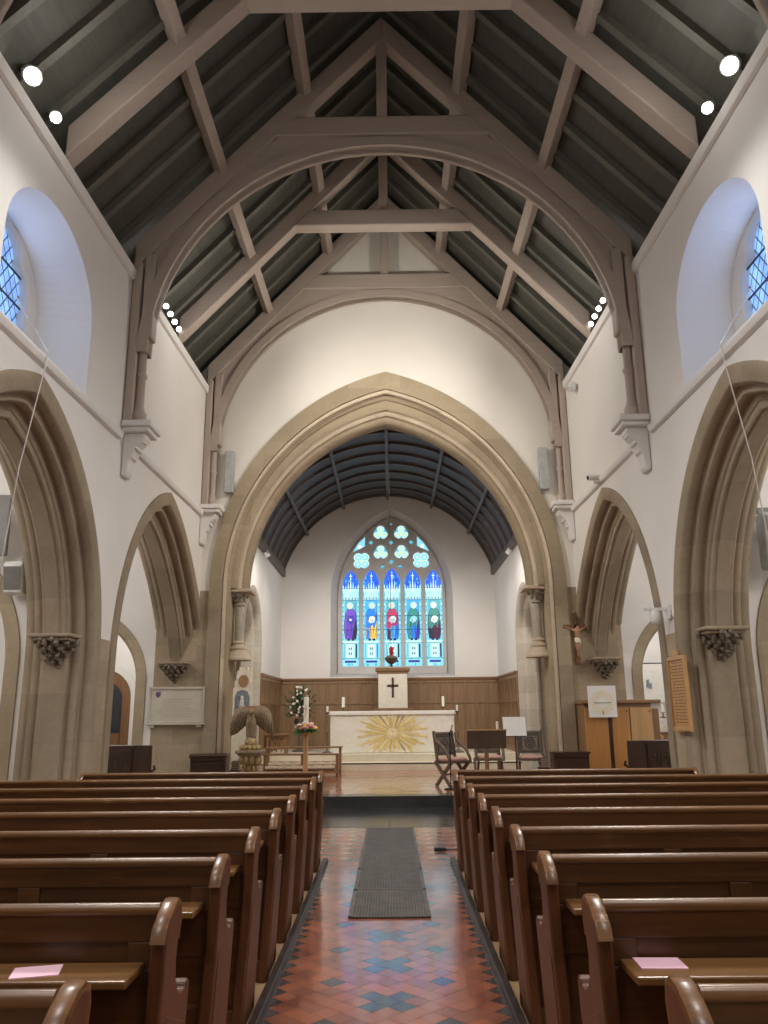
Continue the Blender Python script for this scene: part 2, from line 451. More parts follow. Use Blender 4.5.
# ------------------------------------------------------------------ nave walls and arcades
def nave_side(sd, side_name):
    fn = lambda s_, w, z: (sd * (W + w), s_, z)
    # lower wall: plaster above the arches, stone piers below
    wall = MB()
    def cols(w, plaster, stone_):
        cur = WY
        for bi, (c, a, zs, h) in enumerate(BAYS):
            pts = arch(c, a, zs, h)
            if bi == 2: pts = [(die(c, a, s_, RST), z) for s_, z in pts]
            pts = [(min(s_, EY), z) for s_, z in pts]
            zt = lambda d: STR + ups(d)
            # pier part
            if pts[0][0] > cur:
                for (z0, z1, mi) in ((0, 2.62, stone_), (2.62, None, plaster)):
                    d0, d1 = cur, pts[0][0]
                    wall.face([fn(d0, w, z0), fn(d1, w, z0), fn(d1, w, z1 or zt(d1)), fn(d0, w, z1 or zt(d0))], mi)
            for (s0, z0), (s1, z1) in zip(pts, pts[1:]):
                if s1 - s0 < 1e-6: continue
                wall.face([fn(s0, w, z0), fn(s1, w, z1), fn(s1, w, zt(s1)), fn(s0, w, zt(s0))], plaster)
            cur = pts[-1][0]
    cols(0, 0, 1); cols(T, 0, 1)
    # clerestory with its splayed window
    wc, wa, wsp, wr = 8.60, 1.24, 6.70, .96
    op = [(wc - wa, wsp)] + [(wc - wa * math.cos(t), wsp + wr * math.sin(t)) for t in [PI * i / 28 for i in range(1, 28)]] + [(wc + wa, wsp)]
    top = lambda d: WT + up(d); bot = lambda d: STR + ups(d)
    for d0, d1 in ((WY, 0), (0, wc - wa), (wc + wa, 13), (13, EY)):
        wall.face([fn(d0, 0, bot(d0)), fn(d1, 0, bot(d1)), fn(d1, 0, top(d1)), fn(d0, 0, top(d0))], 0)
    for (s0, z0), (s1, z1) in zip(op, op[1:]):
        wall.face([fn(s0, 0, z0), fn(s1, 0, z1), fn(s1, 0, top(s1)), fn(s0, 0, top(s0))], 0)
    # splayed reveal to the frame, sill
    xw = .74
    full = [(wc - wa, bot(wc - wa))] + op + [(wc + wa, bot(wc + wa))]
    k = .80; zk = lambda z: 6.0 + (z - 6.0) * .97
    inn = [(wc + (s_ - wc) * k, zk(z) + (.18 if i in (0, len(full) - 1) else 0)) for i, (s_, z) in enumerate(full)]
    for i in range(len(full) - 1):
        wall.face([fn(full[i][0], 0, full[i][1]), fn(full[i + 1][0], 0, full[i + 1][1]), fn(inn[i + 1][0], xw, inn[i + 1][1]), fn(inn[i][0], xw, inn[i][1])], 0)
    wall.face([fn(full[0][0], 0, full[0][1]), fn(full[-1][0], 0, full[-1][1]), fn(inn[-1][0], xw, inn[-1][1]), fn(inn[0][0], xw, inn[0][1])], 0)
    # wall head behind the rafters
    wall.face([fn(WY, 0, top(WY)), fn(EY, 0, top(EY)), fn(EY, .95, top(EY)), fn(WY, .95, top(WY))], 0)
    wall.build('wall_' + side_name, ['plaster', 'stone'], kind='structure')

    for bi, (c, a, zs, h) in enumerate(BAYS):
        e = lambda q: a - q
        outer = [(e(0) + .004, .03, 0), (e(0), -.035, 0), (e(.20), -.035, 0), (e(.215), -.02, 0), (e(.235), .05, 0), (e(.215), .10, 0), (e(.235), .125, 0), (e(.31), .125, 0), (e(.325), .15, 0), (e(.33), .20, 0), (e(.305), .235, 0), (e(.32), .265, 0), (e(.365), .265, 0), (e(.395), .285, 0), (e(.40), .32, 0)]
        prof = outer + [(p, T - w, 0) for p, w, _ in outer[::-1]]
        hf = lambda q, a=a, h=h: h - (a - q) * 1.1
        loft_arch('arcade_arch', c, prof, zs, hf, 0.0, fn, ['stone_smooth'], clip=EY + .03 if bi == 2 else None, stretch=RST if bi == 2 else 1)
        inner = [(e(.385), .30, 0), (e(.47), .30, 0), (e(.485), .32, 0), (e(.48), .345, 0), (e(.505), .36, 0)]
        prof = inner + [(p, T - w, 0) for p, w, _ in inner[::-1]]
        loft_arch('arcade_soffit_arch', c, prof, zs, hf, 2.62, fn, ['stone_smooth'], clip=EY + .03 if bi == 2 else None, stretch=RST if bi == 2 else 1)
    # string course
    b = MB()
    for k, (d0, d1) in enumerate(((WY, 11.16), (11.84, 16.43))):
        pr = [(-.005, -.09), (-.06, -.07), (-.085, -.02), (-.085, .025), (-.04, .05), (-.005, .06)]
        b.grid([[fn(d, w, STR + ups(d) + z) for w, z in pr] for d in (d0, d1)])
    b.build('trim_string_course_' + side_name, 'white_stone', smooth=30, kind='structure')
    # wall plate moulding
    b = MB()
    pr = [(-.005, -.14), (-.05, -.12), (-.06, -.05), (-.06, .03), (.03, .03)]
    b.grid([[fn(d, w, WT + up(d) + z) for w, z in pr] for d in (WY, 16.45)])
    b.build('trim_wall_plate_' + side_name, 'plaster', smooth=30, kind='structure')
    # window frame and glass
    root = structure('window_2' if sd < 0 else 'window_3')
    inn2 = [(s_, z) for s_, z in inn]
    holes = []
    zb = inn[0][1] + .1
    hd = [(wc + .73 * x_, 6.86 + z_) for x_, z_ in ((-1, 0), (-1, .08), (-.93, .22), (-.80, .32), (-.62, .35), (-.66, .46), (-.55, .60), (-.34, .70), (0, .80), (.34, .70), (.55, .60), (.66, .46), (.62, .35), (.80, .32), (.93, .22), (1, .08), (1, 0))]
    holes.append([(wc - .73, zb)] + hd + [(wc + .73, zb)])
    flat2d('window_frame', [inn2] + holes, lambda u, v, w: fn(u, xw + w, v), .12, 'plaster', root, bevel=.03)
    b = MB()
    b.face([fn(wc - .8, xw + .03, zb - .05), fn(wc + .8, xw + .03, zb - .05), fn(wc + .8, xw + .03, 7.72), fn(wc - .8, xw + .03, 7.72)])
    b.build('glass', 'clerestory_glass', root)
    b = MB()
    for z in (6.3, 6.7, 7.1): b.box(*sorted((sd * (W + xw - .02), sd * (W + xw - .005))), wc - .68, wc + .68, z, z + .022)
    b.build('saddle_bar', 'black', root)
nave_side(-1, 'north'); nave_side(1, 'south')
for sd in (-1, 1):     # dusk daylight entering through the clerestory glass
    l = bpy.data.lights.new('window_daylight', 'AREA'); l.shape = 'RECTANGLE'; l.size = 1.1; l.size_y = 1.2; l.energy = 8; l.color = (.50, .64, 1.0)
    o = bpy.data.objects.new('window_daylight', l); COL.objects.link(o); o.location = (sd * (W + .66), 8.6, 6.85)
    o.rotation_euler = Vector((-sd, 0, 0)).to_track_quat('-Z', 'Y').to_euler()

# ------------------------------------------------------------------ chancel arch wall
CA_S = 4.2
hca = lambda a: 3.78 + (a - 3.05) * 1.48
fe = lambda s_, w, z: (s_, EY + w, z)
def roof_under(x, d): return 8.55 + 1.1 * (W - abs(x)) + up(d)
b = MB()
pts = arch(0, 3.80, CA_S, hca(3.80), None, 24)
zst = 4.12
for y, in ((EY,), (EY + 1.0,)):
    for (s0, z0), (s1, z1) in zip(pts, pts[1:]):
        if s1 - s0 < 1e-6: continue
        b.face([(s0, y, z0), (s1, y, z1), (s1, y, roof_under(s1, EY) + .72), (s0, y, roof_under(s0, EY) + .72)], 0)
    for sd in (-1, 1):
        b.face([(sd * 3.8, y, zst), (sd * 4.0, y, zst), (sd * 4.0, y, 9.45), (sd * 3.8, y, 9.6)], 0)
        b.face([(sd * 3.8, y, 0), (sd * (W + T), y, 0), (sd * (W + T), y, 2.62), (sd * 3.8, y, 2.62)], 1)
        b.face([(sd * 4.0, y, 8.0), (sd * 4.75, y, 8.0), (sd * 4.75, y, 9.3), (sd * 4.0, y, 9.45)], 0)
        b.face([(sd * 3.8, y, 2.62), (sd * 4.0, y, 2.62), (sd * 4.0, y, zst), (sd * 3.8, y, zst)], 1)
        b.face([(sd * 4.0, y, 2.62), (sd * (W + T), y, 2.62), (sd * (W + T), y, 6), (sd * 4.0, y, 6)], 1)
b.build('wall_east_nave', ['plaster_warm', 'stone'], kind='structure')
A = [(3.805, .03, 0), (3.80, -.05, 0), (3.52, -.05, 0), (3.515, .0, 1), (3.50, -.045, 1), (3.455, -.03, 1), (3.44, .03, 1), (3.45, .07, 0), (3.40, .10, 0), (3.38, .14, 0), (3.38, 1.0, 0)]
loft_arch('chancel_arch', 0, A, CA_S, hca, 0, fe, ['stone_arch', 'stone_roll'], n=26)
Bp = [(3.39, .16, 0), (3.27, .16, 0), (3.235, .20, 0), (3.25, .25, 1), (3.20, .26, 1), (3.17, .31, 1), (3.19, .36, 0), (3.12, .37, 0), (3.08, .42, 0), (3.06, .50, 0), (3.06, .72, 0), (3.16, .84, 0), (3.39, .84, 0)]
loft_arch('chancel_soffit_arch', 0, Bp, CA_S, hca, CA_S, fe, ['stone_arch', 'stone_roll'], n=26)

# ------------------------------------------------------------------ chancel shell
b = MB()
for sd in (-1, 1):
    x = sd * CW
    zc, ac, sc, hc = 18.98, 1.27, 3.2, 1.3
    pts = [(s_, z) for s_, z in arch(zc, ac, sc, hc, 0, 14)]
    for (s0, z0), (s1, z1) in zip(pts, pts[1:]):
        if s1 - s0 < 1e-6: continue
        b.face([(x, s0, z0), (x, s1, z1), (x, s1, 5.95), (x, s0, 5.95)])
    for s0, s1 in ((EY + .95, zc - ac), (zc + ac, CY)):
        b.face([(x, s0, 0), (x, s1, 0), (x, s1, 5.95), (x, s0, 5.95)])
    b.face([(sd * (CW - .01), EY + .96, 0), (sd * 3.7, EY + .96, 0), (sd * 3.7, EY + .96, 5.95), (sd * (CW - .01), EY + .96, 5.95)], 1)
b.build('wall_chancel', ['plaster', 'stone_grey'], kind='structure')
for sd in (-1, 1):
    fs = lambda s_, w, z, sd=sd: (sd * (CW + w), s_, z)
    pr = [(1.365, .03, 0), (1.36, -.015, 0), (1.14, -.015, 0), (1.08, .05, 0), (1.06, .12, 0), (.98, .14, 0), (.92, .2, 0), (.92, .55, 0)]
    loft_arch('side_arch', 18.98, pr, 3.2, lambda a: 1.3 - (1.27 - a), 0, fs, ['stone_grey'])
    m = MB(); m.face([fs(17.6, .55, 0), fs(20.3, .55, 0), fs(20.3, .55, 4.8), fs(17.6, .55, 4.8)])
    m.build('side_arch_wall', 'stone_grey', kind='structure')
# east wall with window opening
WX, WA, WSP, WH, WSILL = .10, 1.62, 5.05, 2.48, 2.72
OA, OH, OSILL = 1.86, 2.72, 2.60
b = MB()
pts = arch(WX, OA, WSP, OH, OSILL, 18)
ztop = 8.6
b.face([(-CW, CY, 0), (CW, CY, 0), (CW, CY, OSILL), (-CW, CY, OSILL)])
b.face([(-CW, CY, OSILL), (WX - OA, CY, OSILL), (WX - OA, CY, ztop), (-CW, CY, ztop)])
b.face([(WX + OA, CY, OSILL), (CW, CY, OSILL), (CW, CY, ztop), (WX + OA, CY, ztop)])
for (s0, z0), (s1, z1) in zip(pts, pts[1:]):
    if s1 - s0 < 1e-6: continue
    b.face([(s0, CY, z0), (s1, CY, z1), (s1, CY, ztop), (s0, CY, ztop)])
inn = arch(WX, WA, WSP, WH, WSILL, 18)
for i in range(len(pts) - 1):
    p, q = pts[i], pts[i + 1]; r, t = inn[i], inn[i + 1]
    b.face([(p[0], CY, p[1]), (q[0], CY, q[1]), (t[0], CY + .4, t[1]), (r[0], CY + .4, r[1])], 1)
b.face([(pts[0][0], CY, pts[0][1]), (pts[-1][0], CY, pts[-1][1]), (inn[-1][0], CY + .4, inn[-1][1]), (inn[0][0], CY + .4, inn[0][1])], 1)
b.build('wall_east', ['plaster', 'tracery'], kind='structure')

# barrel ceiling
BR, BZ = 3.36, 8.15 - 3.36
a_max = math.asin(min(1, CW / BR))
ce = structure('ceiling_chancel')
b = MB()
rows = []
for y in (EY + .9, CY):
    rows.append([(BR * math.sin(t), y, BZ + BR * math.cos(t)) for t in [-a_max + 2 * a_max * i / 40 for i in range(41)]])
b.grid(rows); b.build('boarding', 'barrel', ce, smooth=40)
for k in range(8):
    y = EY + 1.3 + k * .82
    m = MB()
    rows = []
    for rr, yy in ((BR, y - .035), (BR - .06, y - .035), (BR - .06, y + .035), (BR, y + .035)):
        rows.append([(rr * math.sin(t), yy, BZ + rr * math.cos(t)) for t in [-a_max + 2 * a_max * i / 36 for i in range(37)]])
    m.grid(rows); m.build('rib', 'barrel_rib', ce, smooth=40)
for t in (-.86, -.43, 0, .43, .86):
    m = MB(); x, z = (BR - .05) * math.sin(t), BZ + (BR - .05) * math.cos(t)
    m.beam((x, EY + .9, z), (x, CY, z), .08, .11, (math.sin(t), 0, math.cos(t))); m.build('purlin', 'barrel_rib', ce)
for sd in (-1, 1):
    m = MB(); m.box(*sorted((sd * (CW - .1), sd * CW)), EY + .95, CY, 5.62, 5.86); m.build('trim_chancel_cornice', 'barrel_rib', kind='structure', bevel=.01)

# ------------------------------------------------------------------ nave roof
ce = structure('ceiling')
b = MB()
def board(x, d): return roof_under(x, d) + .66
for sd in (-1, 1):
    b.face([(0, WY, board(0, WY)), (0, EY + .5, board(0, EY)), (sd * 4.75, EY + .5, board(4.75, EY)), (sd * 4.75, WY, board(4.75, WY))])
    b.face([(sd * 4.7, WY, 7.8), (sd * 4.7, EY + .5, 7.8), (sd * 4.7, EY + .5, 9.6), (sd * 4.7, WY, 9.6)])
b.build('boarding', 'roof_board', ce)
y = 11.4 - .685 * 23 + .34
while y < EY - .2:
    for sd in (-1, 1):
        m = MB()
        f = lambda a, c_, w, sd=sd: (sd * a, w, c_)
        h = .17
        m.prism([(0, board(0, y) - h), (4.55, board(4.55, y) - h), (4.55, board(4.55, y) - .005), (0, board(0, y) - .005)], f, y - .055, y + .055)
        m.box(*sorted((sd * 4.22, sd * 4.33)), y - .055, y + .055, WT + up(y), board(4.28, y) - h + .02)
        m.build('rafter', 'rafter', ce)
    y += .685
for sd in (-1, 1):
    for xx, nm in ((2.68, 'lower'), (1.32, 'upper')):
        m = MB()
        nrm = (sd * 1.1 / 1.486, 0, 1 / 1.486)
        z0 = roof_under(xx, WY) + .40; z1 = roof_under(xx, EY) + .40
        m.beam((sd * xx, WY, z0), (sd * xx, EY, z1), .17, .21, nrm)
        o = m.build('roof_purlin', 'truss', bevel=.01)
        tag(o, '%s taupe roof purlin running the nave length on the %s side' % (nm, 'eagle lectern' if sd < 0 else 'crucifix'), 'roof beam', 'purlins of the nave roof')

def truss(d, braced, label, tie=False):
    u = up(d)
    t = thing('roof_truss', (0, d, 8.4), label, 'roof truss', 'painted trusses of the nave roof')
    L = lambda a, c_, w: (a, w, c_ - 8.4)
    hw = .13
    cz0, cz1 = (11.0 + u, 11.36 + u)
    if tie: cz0, cz1 = 11.05, 11.42
    for sd in (-1, 1):
        m = MB()
        P = [(sd * 3.99, roof_under(3.99, d)), (0, roof_under(0, d)), (0, roof_under(0, d) + .46), (sd * 3.99, roof_under(3.99, d) + .46)]
        m.prism(P, L, -hw, hw); m.build('principal_rafter', 'truss', t, bevel=.02)
    m = MB()
    xw = W - (cz0 - 8.55 - u) / 1.1 + .05
    xw1 = W - (cz1 - 8.55 - u) / 1.1 + .05
    m.prism([(-xw, cz0), (xw, cz0), (xw1, cz1), (-xw1, cz1)], L, -hw - .01, hw + .01); m.build('collar', 'truss', t, bevel=.025)
    m = MB(); m.box(-.09, .09, -.1, .1, cz1 - 8.4, roof_under(0, d) - 8.4 + .1); m.build('king_post', 'truss_z', t, bevel=.015)
    if braced:
        rr = 3.70; zc = (10.86 if tie else 10.80 + u) - rr
        n = 40
        arcp = [(rr * math.cos(PI * i / n), zc + rr * math.sin(PI * i / n)) for i in range(n + 1)]
        outp = []
        for x, z in arcp:
            zo = min(roof_under(x, d) + .03, cz0 + .03)
            outp.append((x, zo))
        for nm, ww, cut in (('brace_plate', .075, 0), ('brace_arch', .135, .16)):
            m = MB()
            if cut:
                ring2 = [((rr + cut) * math.cos(PI * i / n), zc + (rr + cut) * math.sin(PI * i / n)) for i in range(n + 1)]
                ring2 = [(max(-3.98, min(3.98, x)), min(z, (roof_under(x, d) + .1), cz0 + .1)) for x, z in ring2]
            else:
                ring2 = outp
            rows = [[L(x, z, -ww) for x, z in ring2], [L(x, z, -ww) for x, z in arcp], [L(x, z, ww) for x, z in arcp], [L(x, z, ww) for x, z in ring2]]
            m.grid(rows); m.build(nm, 'truss', t, smooth=30)
        for sd in (-1, 1):
            m = MB()
            m.box(*sorted((sd * 3.85, sd * 3.995)), -.15, .15, 5.92 - 8.4, roof_under(3.99, d) - 8.4 + .1)
            m.box(*sorted((sd * 3.64, sd * 3.82)), -.13, .13, 7.30 - 8.4, roof_under(3.75, d) - 8.4)
            m.build('wall_post', 'truss_z', t, bevel=.03)
            m = MB()
            c = (sd * 3.79, 0, 0)
            zz = lambda z: z - 8.4
            m.lathe([(0.101, zz(5.92)), (0.101, zz(5.98)), (0.117, zz(6.0)), (0.117, zz(6.06)), (0.086, zz(6.12)), (0.066, zz(6.2)), (0.066, zz(6.64)), (0.090, zz(6.67)), (0.090, zz(6.71)), (0.066, zz(6.74)), (0.066, zz(7.1)), (0.086, zz(7.16)), (0.101, zz(7.18)), (0.101, zz(7.25)), (0.078, zz(7.28)), (0.078, zz(7.45)), (0.039, zz(7.6))], c, 14)
            m.build('wall_shaft', 'truss_z', t, smooth=40)
    return t
truss(5.9, True, 'braced roof truss nearest the camera, just above the picture top')
truss(8.65, False, 'nearest complete taupe roof truss, plain rafters with a high collar and no arch')
truss(11.4, True, 'braced roof truss with round arch between the two bright spotlight clusters')
truss(14.1, False, 'plain collar truss between the big round-arched truss and the gable')
truss(16.52, True, 'round-arched roof truss set against the white gable above chancel arch', True)

# corbels under wall posts
def wall_corbel(sd, d, label):
    t = thing('wall_corbel', (sd * W, d, 5.08), label, 'corbel', 'white corbels under the roof posts')
    m = MB(); m.box(*sorted((-sd * .46, sd * -.005)), -.28, .17 if d > 16 else .28, .74, .84)
    m.box(*sorted((-sd * .42, sd * -.005)), -.24, .16 if d > 16 else .24, .67, .74); m.build('ledge', 'white_stone', t, bevel=.02)
    m = MB()
    L = lambda a, c_, w: (-sd * a, w, c_)
    m.prism([(.005, .67), (.34, .67), (.34, .60), (.28, .52), (.20, .46), (.18, .36), (.12, .24), (.10, .06), (.07, 0), (.005, 0)], L, -.14, .14)
    m.build('bracket', 'white_stone', t, bevel=.02)
    m = MB()
    for k in range(3):
        m.ball((-sd * (.285 - .075 * k), 0, .56 - .13 * k), (.04, .15, .032), 10)
    m.build('moulding', 'white_stone', t, smooth=60)
for sd, nm in ((-1, 'eagle lectern'), (1, 'crucifix')):
    wall_corbel(sd, 11.5, 'white stepped corbel between two arcade arches on the %s side' % nm)
    wall_corbel(sd, 16.52, 'small white corbel in the corner beside the chancel arch, %s side' % nm)
    wall_corbel(sd, 5.9, 'white corbel under the nearest roof post on the %s side' % nm)

# ------------------------------------------------------------------ aisles
for sd, nm in ((-1, 'north_aisle'), (1, 'south_aisle')):
    b = MB()
    x0, x1 = sd * (W + T), sd * AX
    b.face([(x1, WY, 0), (x1, 22, 0), (x1, 22, 5.4), (x1, WY, 5.4)])
    b.face([(x0, EY + 1, 0), (x0, 22, 0), (x0, 22, 5.4), (x0, EY + 1, 5.4)])
    for y0, y1, cx, a, h, sp, zt in ((EY, EY + .6, 6.05, 1.02, 1.45, 2.25, 5.4), (10.95, 11.35, 6.62, 1.58, 2.05, 2.3, 5.4)):
        pts = arch(cx, a, sp, h, 0, 14)
        for y in (y0, y1):
            for (s0, z0), (s1, z1) in zip(pts, pts[1:]):
                if s1 - s0 < 1e-6: continue
                b.face([(sd * s0, y, z0), (sd * s1, y, z1), (sd * s1, y, zt), (sd * s0, y, zt)])
            if pts[0][0] > W + T:
                b.face([(sd * (W + T), y, 0), (sd * pts[0][0], y, 0), (sd * pts[0][0], y, zt), (sd * (W + T), y, zt)])
            b.face([(sd * pts[-1][0], y, 0), (sd * AX, y, 0), (sd * AX, y, zt), (sd * pts[-1][0], y, zt)])
        fa = lambda s_, w, z, y0=y0: (sd * s_, y0 + w, z)
        pr = [(a + .004, .03, 0), (a, -.03, 0), (a - .18, -.03, 0), (a - .22, .03, 0), (a - .20, .07, 0), (a - .25, .1, 0), (a - .27, .16, 0), (a - .27, y1 - y0 + .02, 0), (a, y1 - y0 + .02, 0)]
        loft_arch('aisle_arch', cx, pr, sp, lambda q, a=a, h=h: h - (a - q), 0, fa, ['stone_arch'])
    b.face([(x0, 22, 0), (x1, 22, 0), (x1, 22, 5.4), (x0, 22, 5.4)])
    b.face([(x0, WY, 0), (x1, WY, 0), (x1, WY, 5.4), (x0, WY, 5.4)])
    b.build('wall_' + nm, 'plaster', kind='structure')
    b = MB(); b.face([(x0, WY, 5.4), (x1, WY, 5.4), (x1, 22, 5.4), (x0, 22, 5.4)]); b.build('ceiling_' + nm, 'plaster', kind='structure')
    b = MB(); b.box(*sorted((sd * W, x1)), WY, 22, -.1, 0); b.build('floor_' + nm, 'aisle_stone', kind='structure')
b = MB(); b.face([(-W - .1, WY, 0), (W + .1, WY, 0), (W + .1, WY, 14), (-W - .1, WY, 14)]); b.build('wall_west', 'plaster', kind='structure')

# vestry door beyond the north aisle arch
d1 = structure('door_1'); d1.location = (-7.60, 21.9, 0)
P = arch(0, .62, 2.0, .75, 0, 12)
m = MB(); m.prism(P, lambda a, z, w: (a, w, z), -.02, .04); m.build('door_leaf', 'door_wood', d1)
m = MB()
for xx in (-.38, -.13, .12, .37): m.box(xx - .012, xx + .012, -.03, -.015, .05, 2.1)
m.build('batten', 'dark_oak_z', d1)
m = MB(); m.prism(arch(.1, .27, 2.0, .4, 1.1, 8), lambda a, z, w: (a, w, z), -.035, -.022); m.build('glass_panel', 'dark_glass', d1)
m = MB(); 
po, pi_ = arch(0, .75, 2.0, .9, 0, 12), arch(0, .62, 2.0, .75, 0, 12)
m.grid([[(x, -.05, z) for x, z in pi_], [(x, -.05, z) for x, z in po], [(x, .04, z) for x, z in po], [(x, .04, z) for x, z in pi_]]); m.build('door_frame', 'plaster', d1)
m = MB(); m.tube([(-.46, -.06, 1.0), (-.46, -.06, 1.12)], .012, 8); m.build('handle', 'black', d1)

# ------------------------------------------------------------------ floors
b = MB()
D = .1675
def clip_poly(poly, axis, val, keep_less):
    out = []
    for i in range(len(poly)):
        p, q = poly[i], poly[(i + 1) % len(poly)]
        ip = (p[axis] <= val) == keep_less or p[axis] == val; iq = (q[axis] <= val) == keep_less or q[axis] == val
        if ip: out.append(p)
        if ip != iq:
            t = (val - p[axis]) / (q[axis] - p[axis]); out.append((p[0] + (q[0] - p[0]) * t, p[1] + (q[1] - p[1]) * t))
    return out
XH = 4 * D
AISLE_END = 9.35
FL = 11.9
rr = random.Random(3)
Y0 = 5.03 - 4 * D * 12
jmax = int((FL - Y0) / (D / 2)) + 2
for j in range(0, jmax):
    for i in range(-50, 51):
        if (i + j) % 2: continue
        cx, cy = i * D / 2, Y0 + j * D / 2
        wide = cy > AISLE_END
        lim = 3.98 if wide else XH
        if abs(cx) > lim + .01: continue
        h = D / 2 - .0022
        poly = [(cx - h, cy), (cx, cy - h), (cx + h, cy), (cx, cy + h)]
        for ax, v, kl in ((0, lim, True), (0, -lim, False), (1, FL, True), (1, WY, False)):
            poly = clip_poly(poly, ax, v, kl)
            if len(poly) < 3: break
        if len(poly) < 3: continue
        mi = 0 if rr.random() < .6 else 1
        jj = j % 8
        if not wide:
            if abs(i) >= 8: mi = 2
            elif jj == 0 and i == 0: mi = 2
            elif jj in (1, 7) and abs(i) == 1: mi = 2
            elif jj == 4 and abs(i) == 4: mi = 2
        else:
            if (i % 4 == 0 and j % 4 == 0): mi = 2
            elif (i % 4 == 2 and j % 4 == 2): mi = 3
            elif (i % 2) and (j % 4 == 1): mi = 2 if (i // 2) % 2 else 0
        b.face([(x, y, 0) for x, y in poly], mi)
b.box(-3.99, 3.99, WY, FL, -.06, -.0012, 4)
b.build('floor', ['tile_red', 'tile_red2', 'tile_black', 'tile_buff', 'tile_joint'], kind='structure', merge=False)
b = MB()
for x0, x1 in ((-3.99, -1.4), (-1.396, -.004), (0, 1.396), (1.4, 3.99)):
    for y0, y1 in ((FL + .004, 13.1), (13.104, 14.3)): b.box(x0, x1, y0, y1, -.06, 0)
b.build('floor_slate', 'slate', kind='structure', bevel=.003)
# pew platforms and kerbs
for sd, nm in ((-1, 'north'), (1, 'south')):
    b = MB()
    x = .724
    while x < 3.95:
        b.box(*sorted((sd * x, sd * min(x + .136, 3.98))), WY, 9.3, -.03, 0); x += .14
    b.build('floor_platform_' + nm, 'deck', kind='structure')
    b = MB(); b.box(*sorted((sd * XH, sd * .722)), WY, 9.33, -.02, .045); b.build('trim_kerb_' + nm, 'kerb', kind='structure', bevel=.008)
# dais and altar steps
b = MB()
b.box(-3.99, 3.99, 14.3, 14.62, -.05, DAIS - .002, 0)
b.box(-3.99, 3.99, 14.62, EY, -.05, DAIS - .004, 1)
b.box(-3.37, 3.37, EY, 20.3, -.05, DAIS - .004, 1)
x = -3.9
ys = 14.62
k = 0
while ys < 20.25:
    wlim = 3.98 if ys + .3 < EY else 3.2
    x = -wlim
    while x < wlim - .02:
        b.face([(x, ys, DAIS), (min(x + .297, wlim), ys, DAIS), (min(x + .297, wlim), min(ys + .297, 20.3), DAIS), (x, min(ys + .297, 20.3), DAIS)], 2 if (k * 7 + int(x * 10)) % 3 else 3)
        x += .3
    ys += .3; k += 1
b.build('floor_dais', ['slate', 'tile_joint', 'dais_red', 'tile_red'], kind='structure', merge=False)
b = MB(); b.box(-CW, CW, 20.3, CY, -.05, STEP1); b.box(-CW, CW, 20.3, 20.34, STEP1 - .05, STEP1 + .003)
b.build('floor_lower_altar_step', 'stone_step', kind='structure', bevel=.01)
b = MB(); b.box(-CW, CW, 20.68, CY, STEP1 - .02, STEP2); b.build('floor_altar_platform', 'stone_step', kind='structure', bevel=.012)

# heating gratings in the aisle
g0 = thing('floor_grating', (0, 0, 0), '', 'grating', 'iron gratings down the aisle')
m = MB(); m.box(-.325, .325, .0, .975, .001, .006); m.build('tray', 'black', g0)
m = MB()
for k in range(31):
    y = .026 + k * .030
    m.box(-.302, .302, y, y + .019, .006, .014)
for k in range(25):
    x = -.30 + k * .025
    m.box(x - .0045, x + .0045, .026, .95, .0065, .0135)
m.build('grille', 'iron', g0)
m = MB()
for x0, x1, y0, y1 in ((-.33, -.30, 0, .978), (.30, .33, 0, .978), (-.33, .33, 0, .025), (-.33, .33, .953, .978)): m.box(x0, x1, y0, y1, .004, .0145)
m.build('frame', 'iron', g0, bevel=.002)
gl = ['iron floor grating nearest the camera, above the first black tile cross', 'second iron floor grating from the camera along the tiled aisle', 'middle iron floor grating of the five along the tiled aisle', 'fourth iron floor grating, second from the slate slabs', 'iron floor grating touching the dark slate slabs below the dais step']
for k in range(5):
    o = g0 if k == 0 else dup(g0)
    o.location = (0.01, 6.88 + k * .995, 0); o['label'] = gl[k]

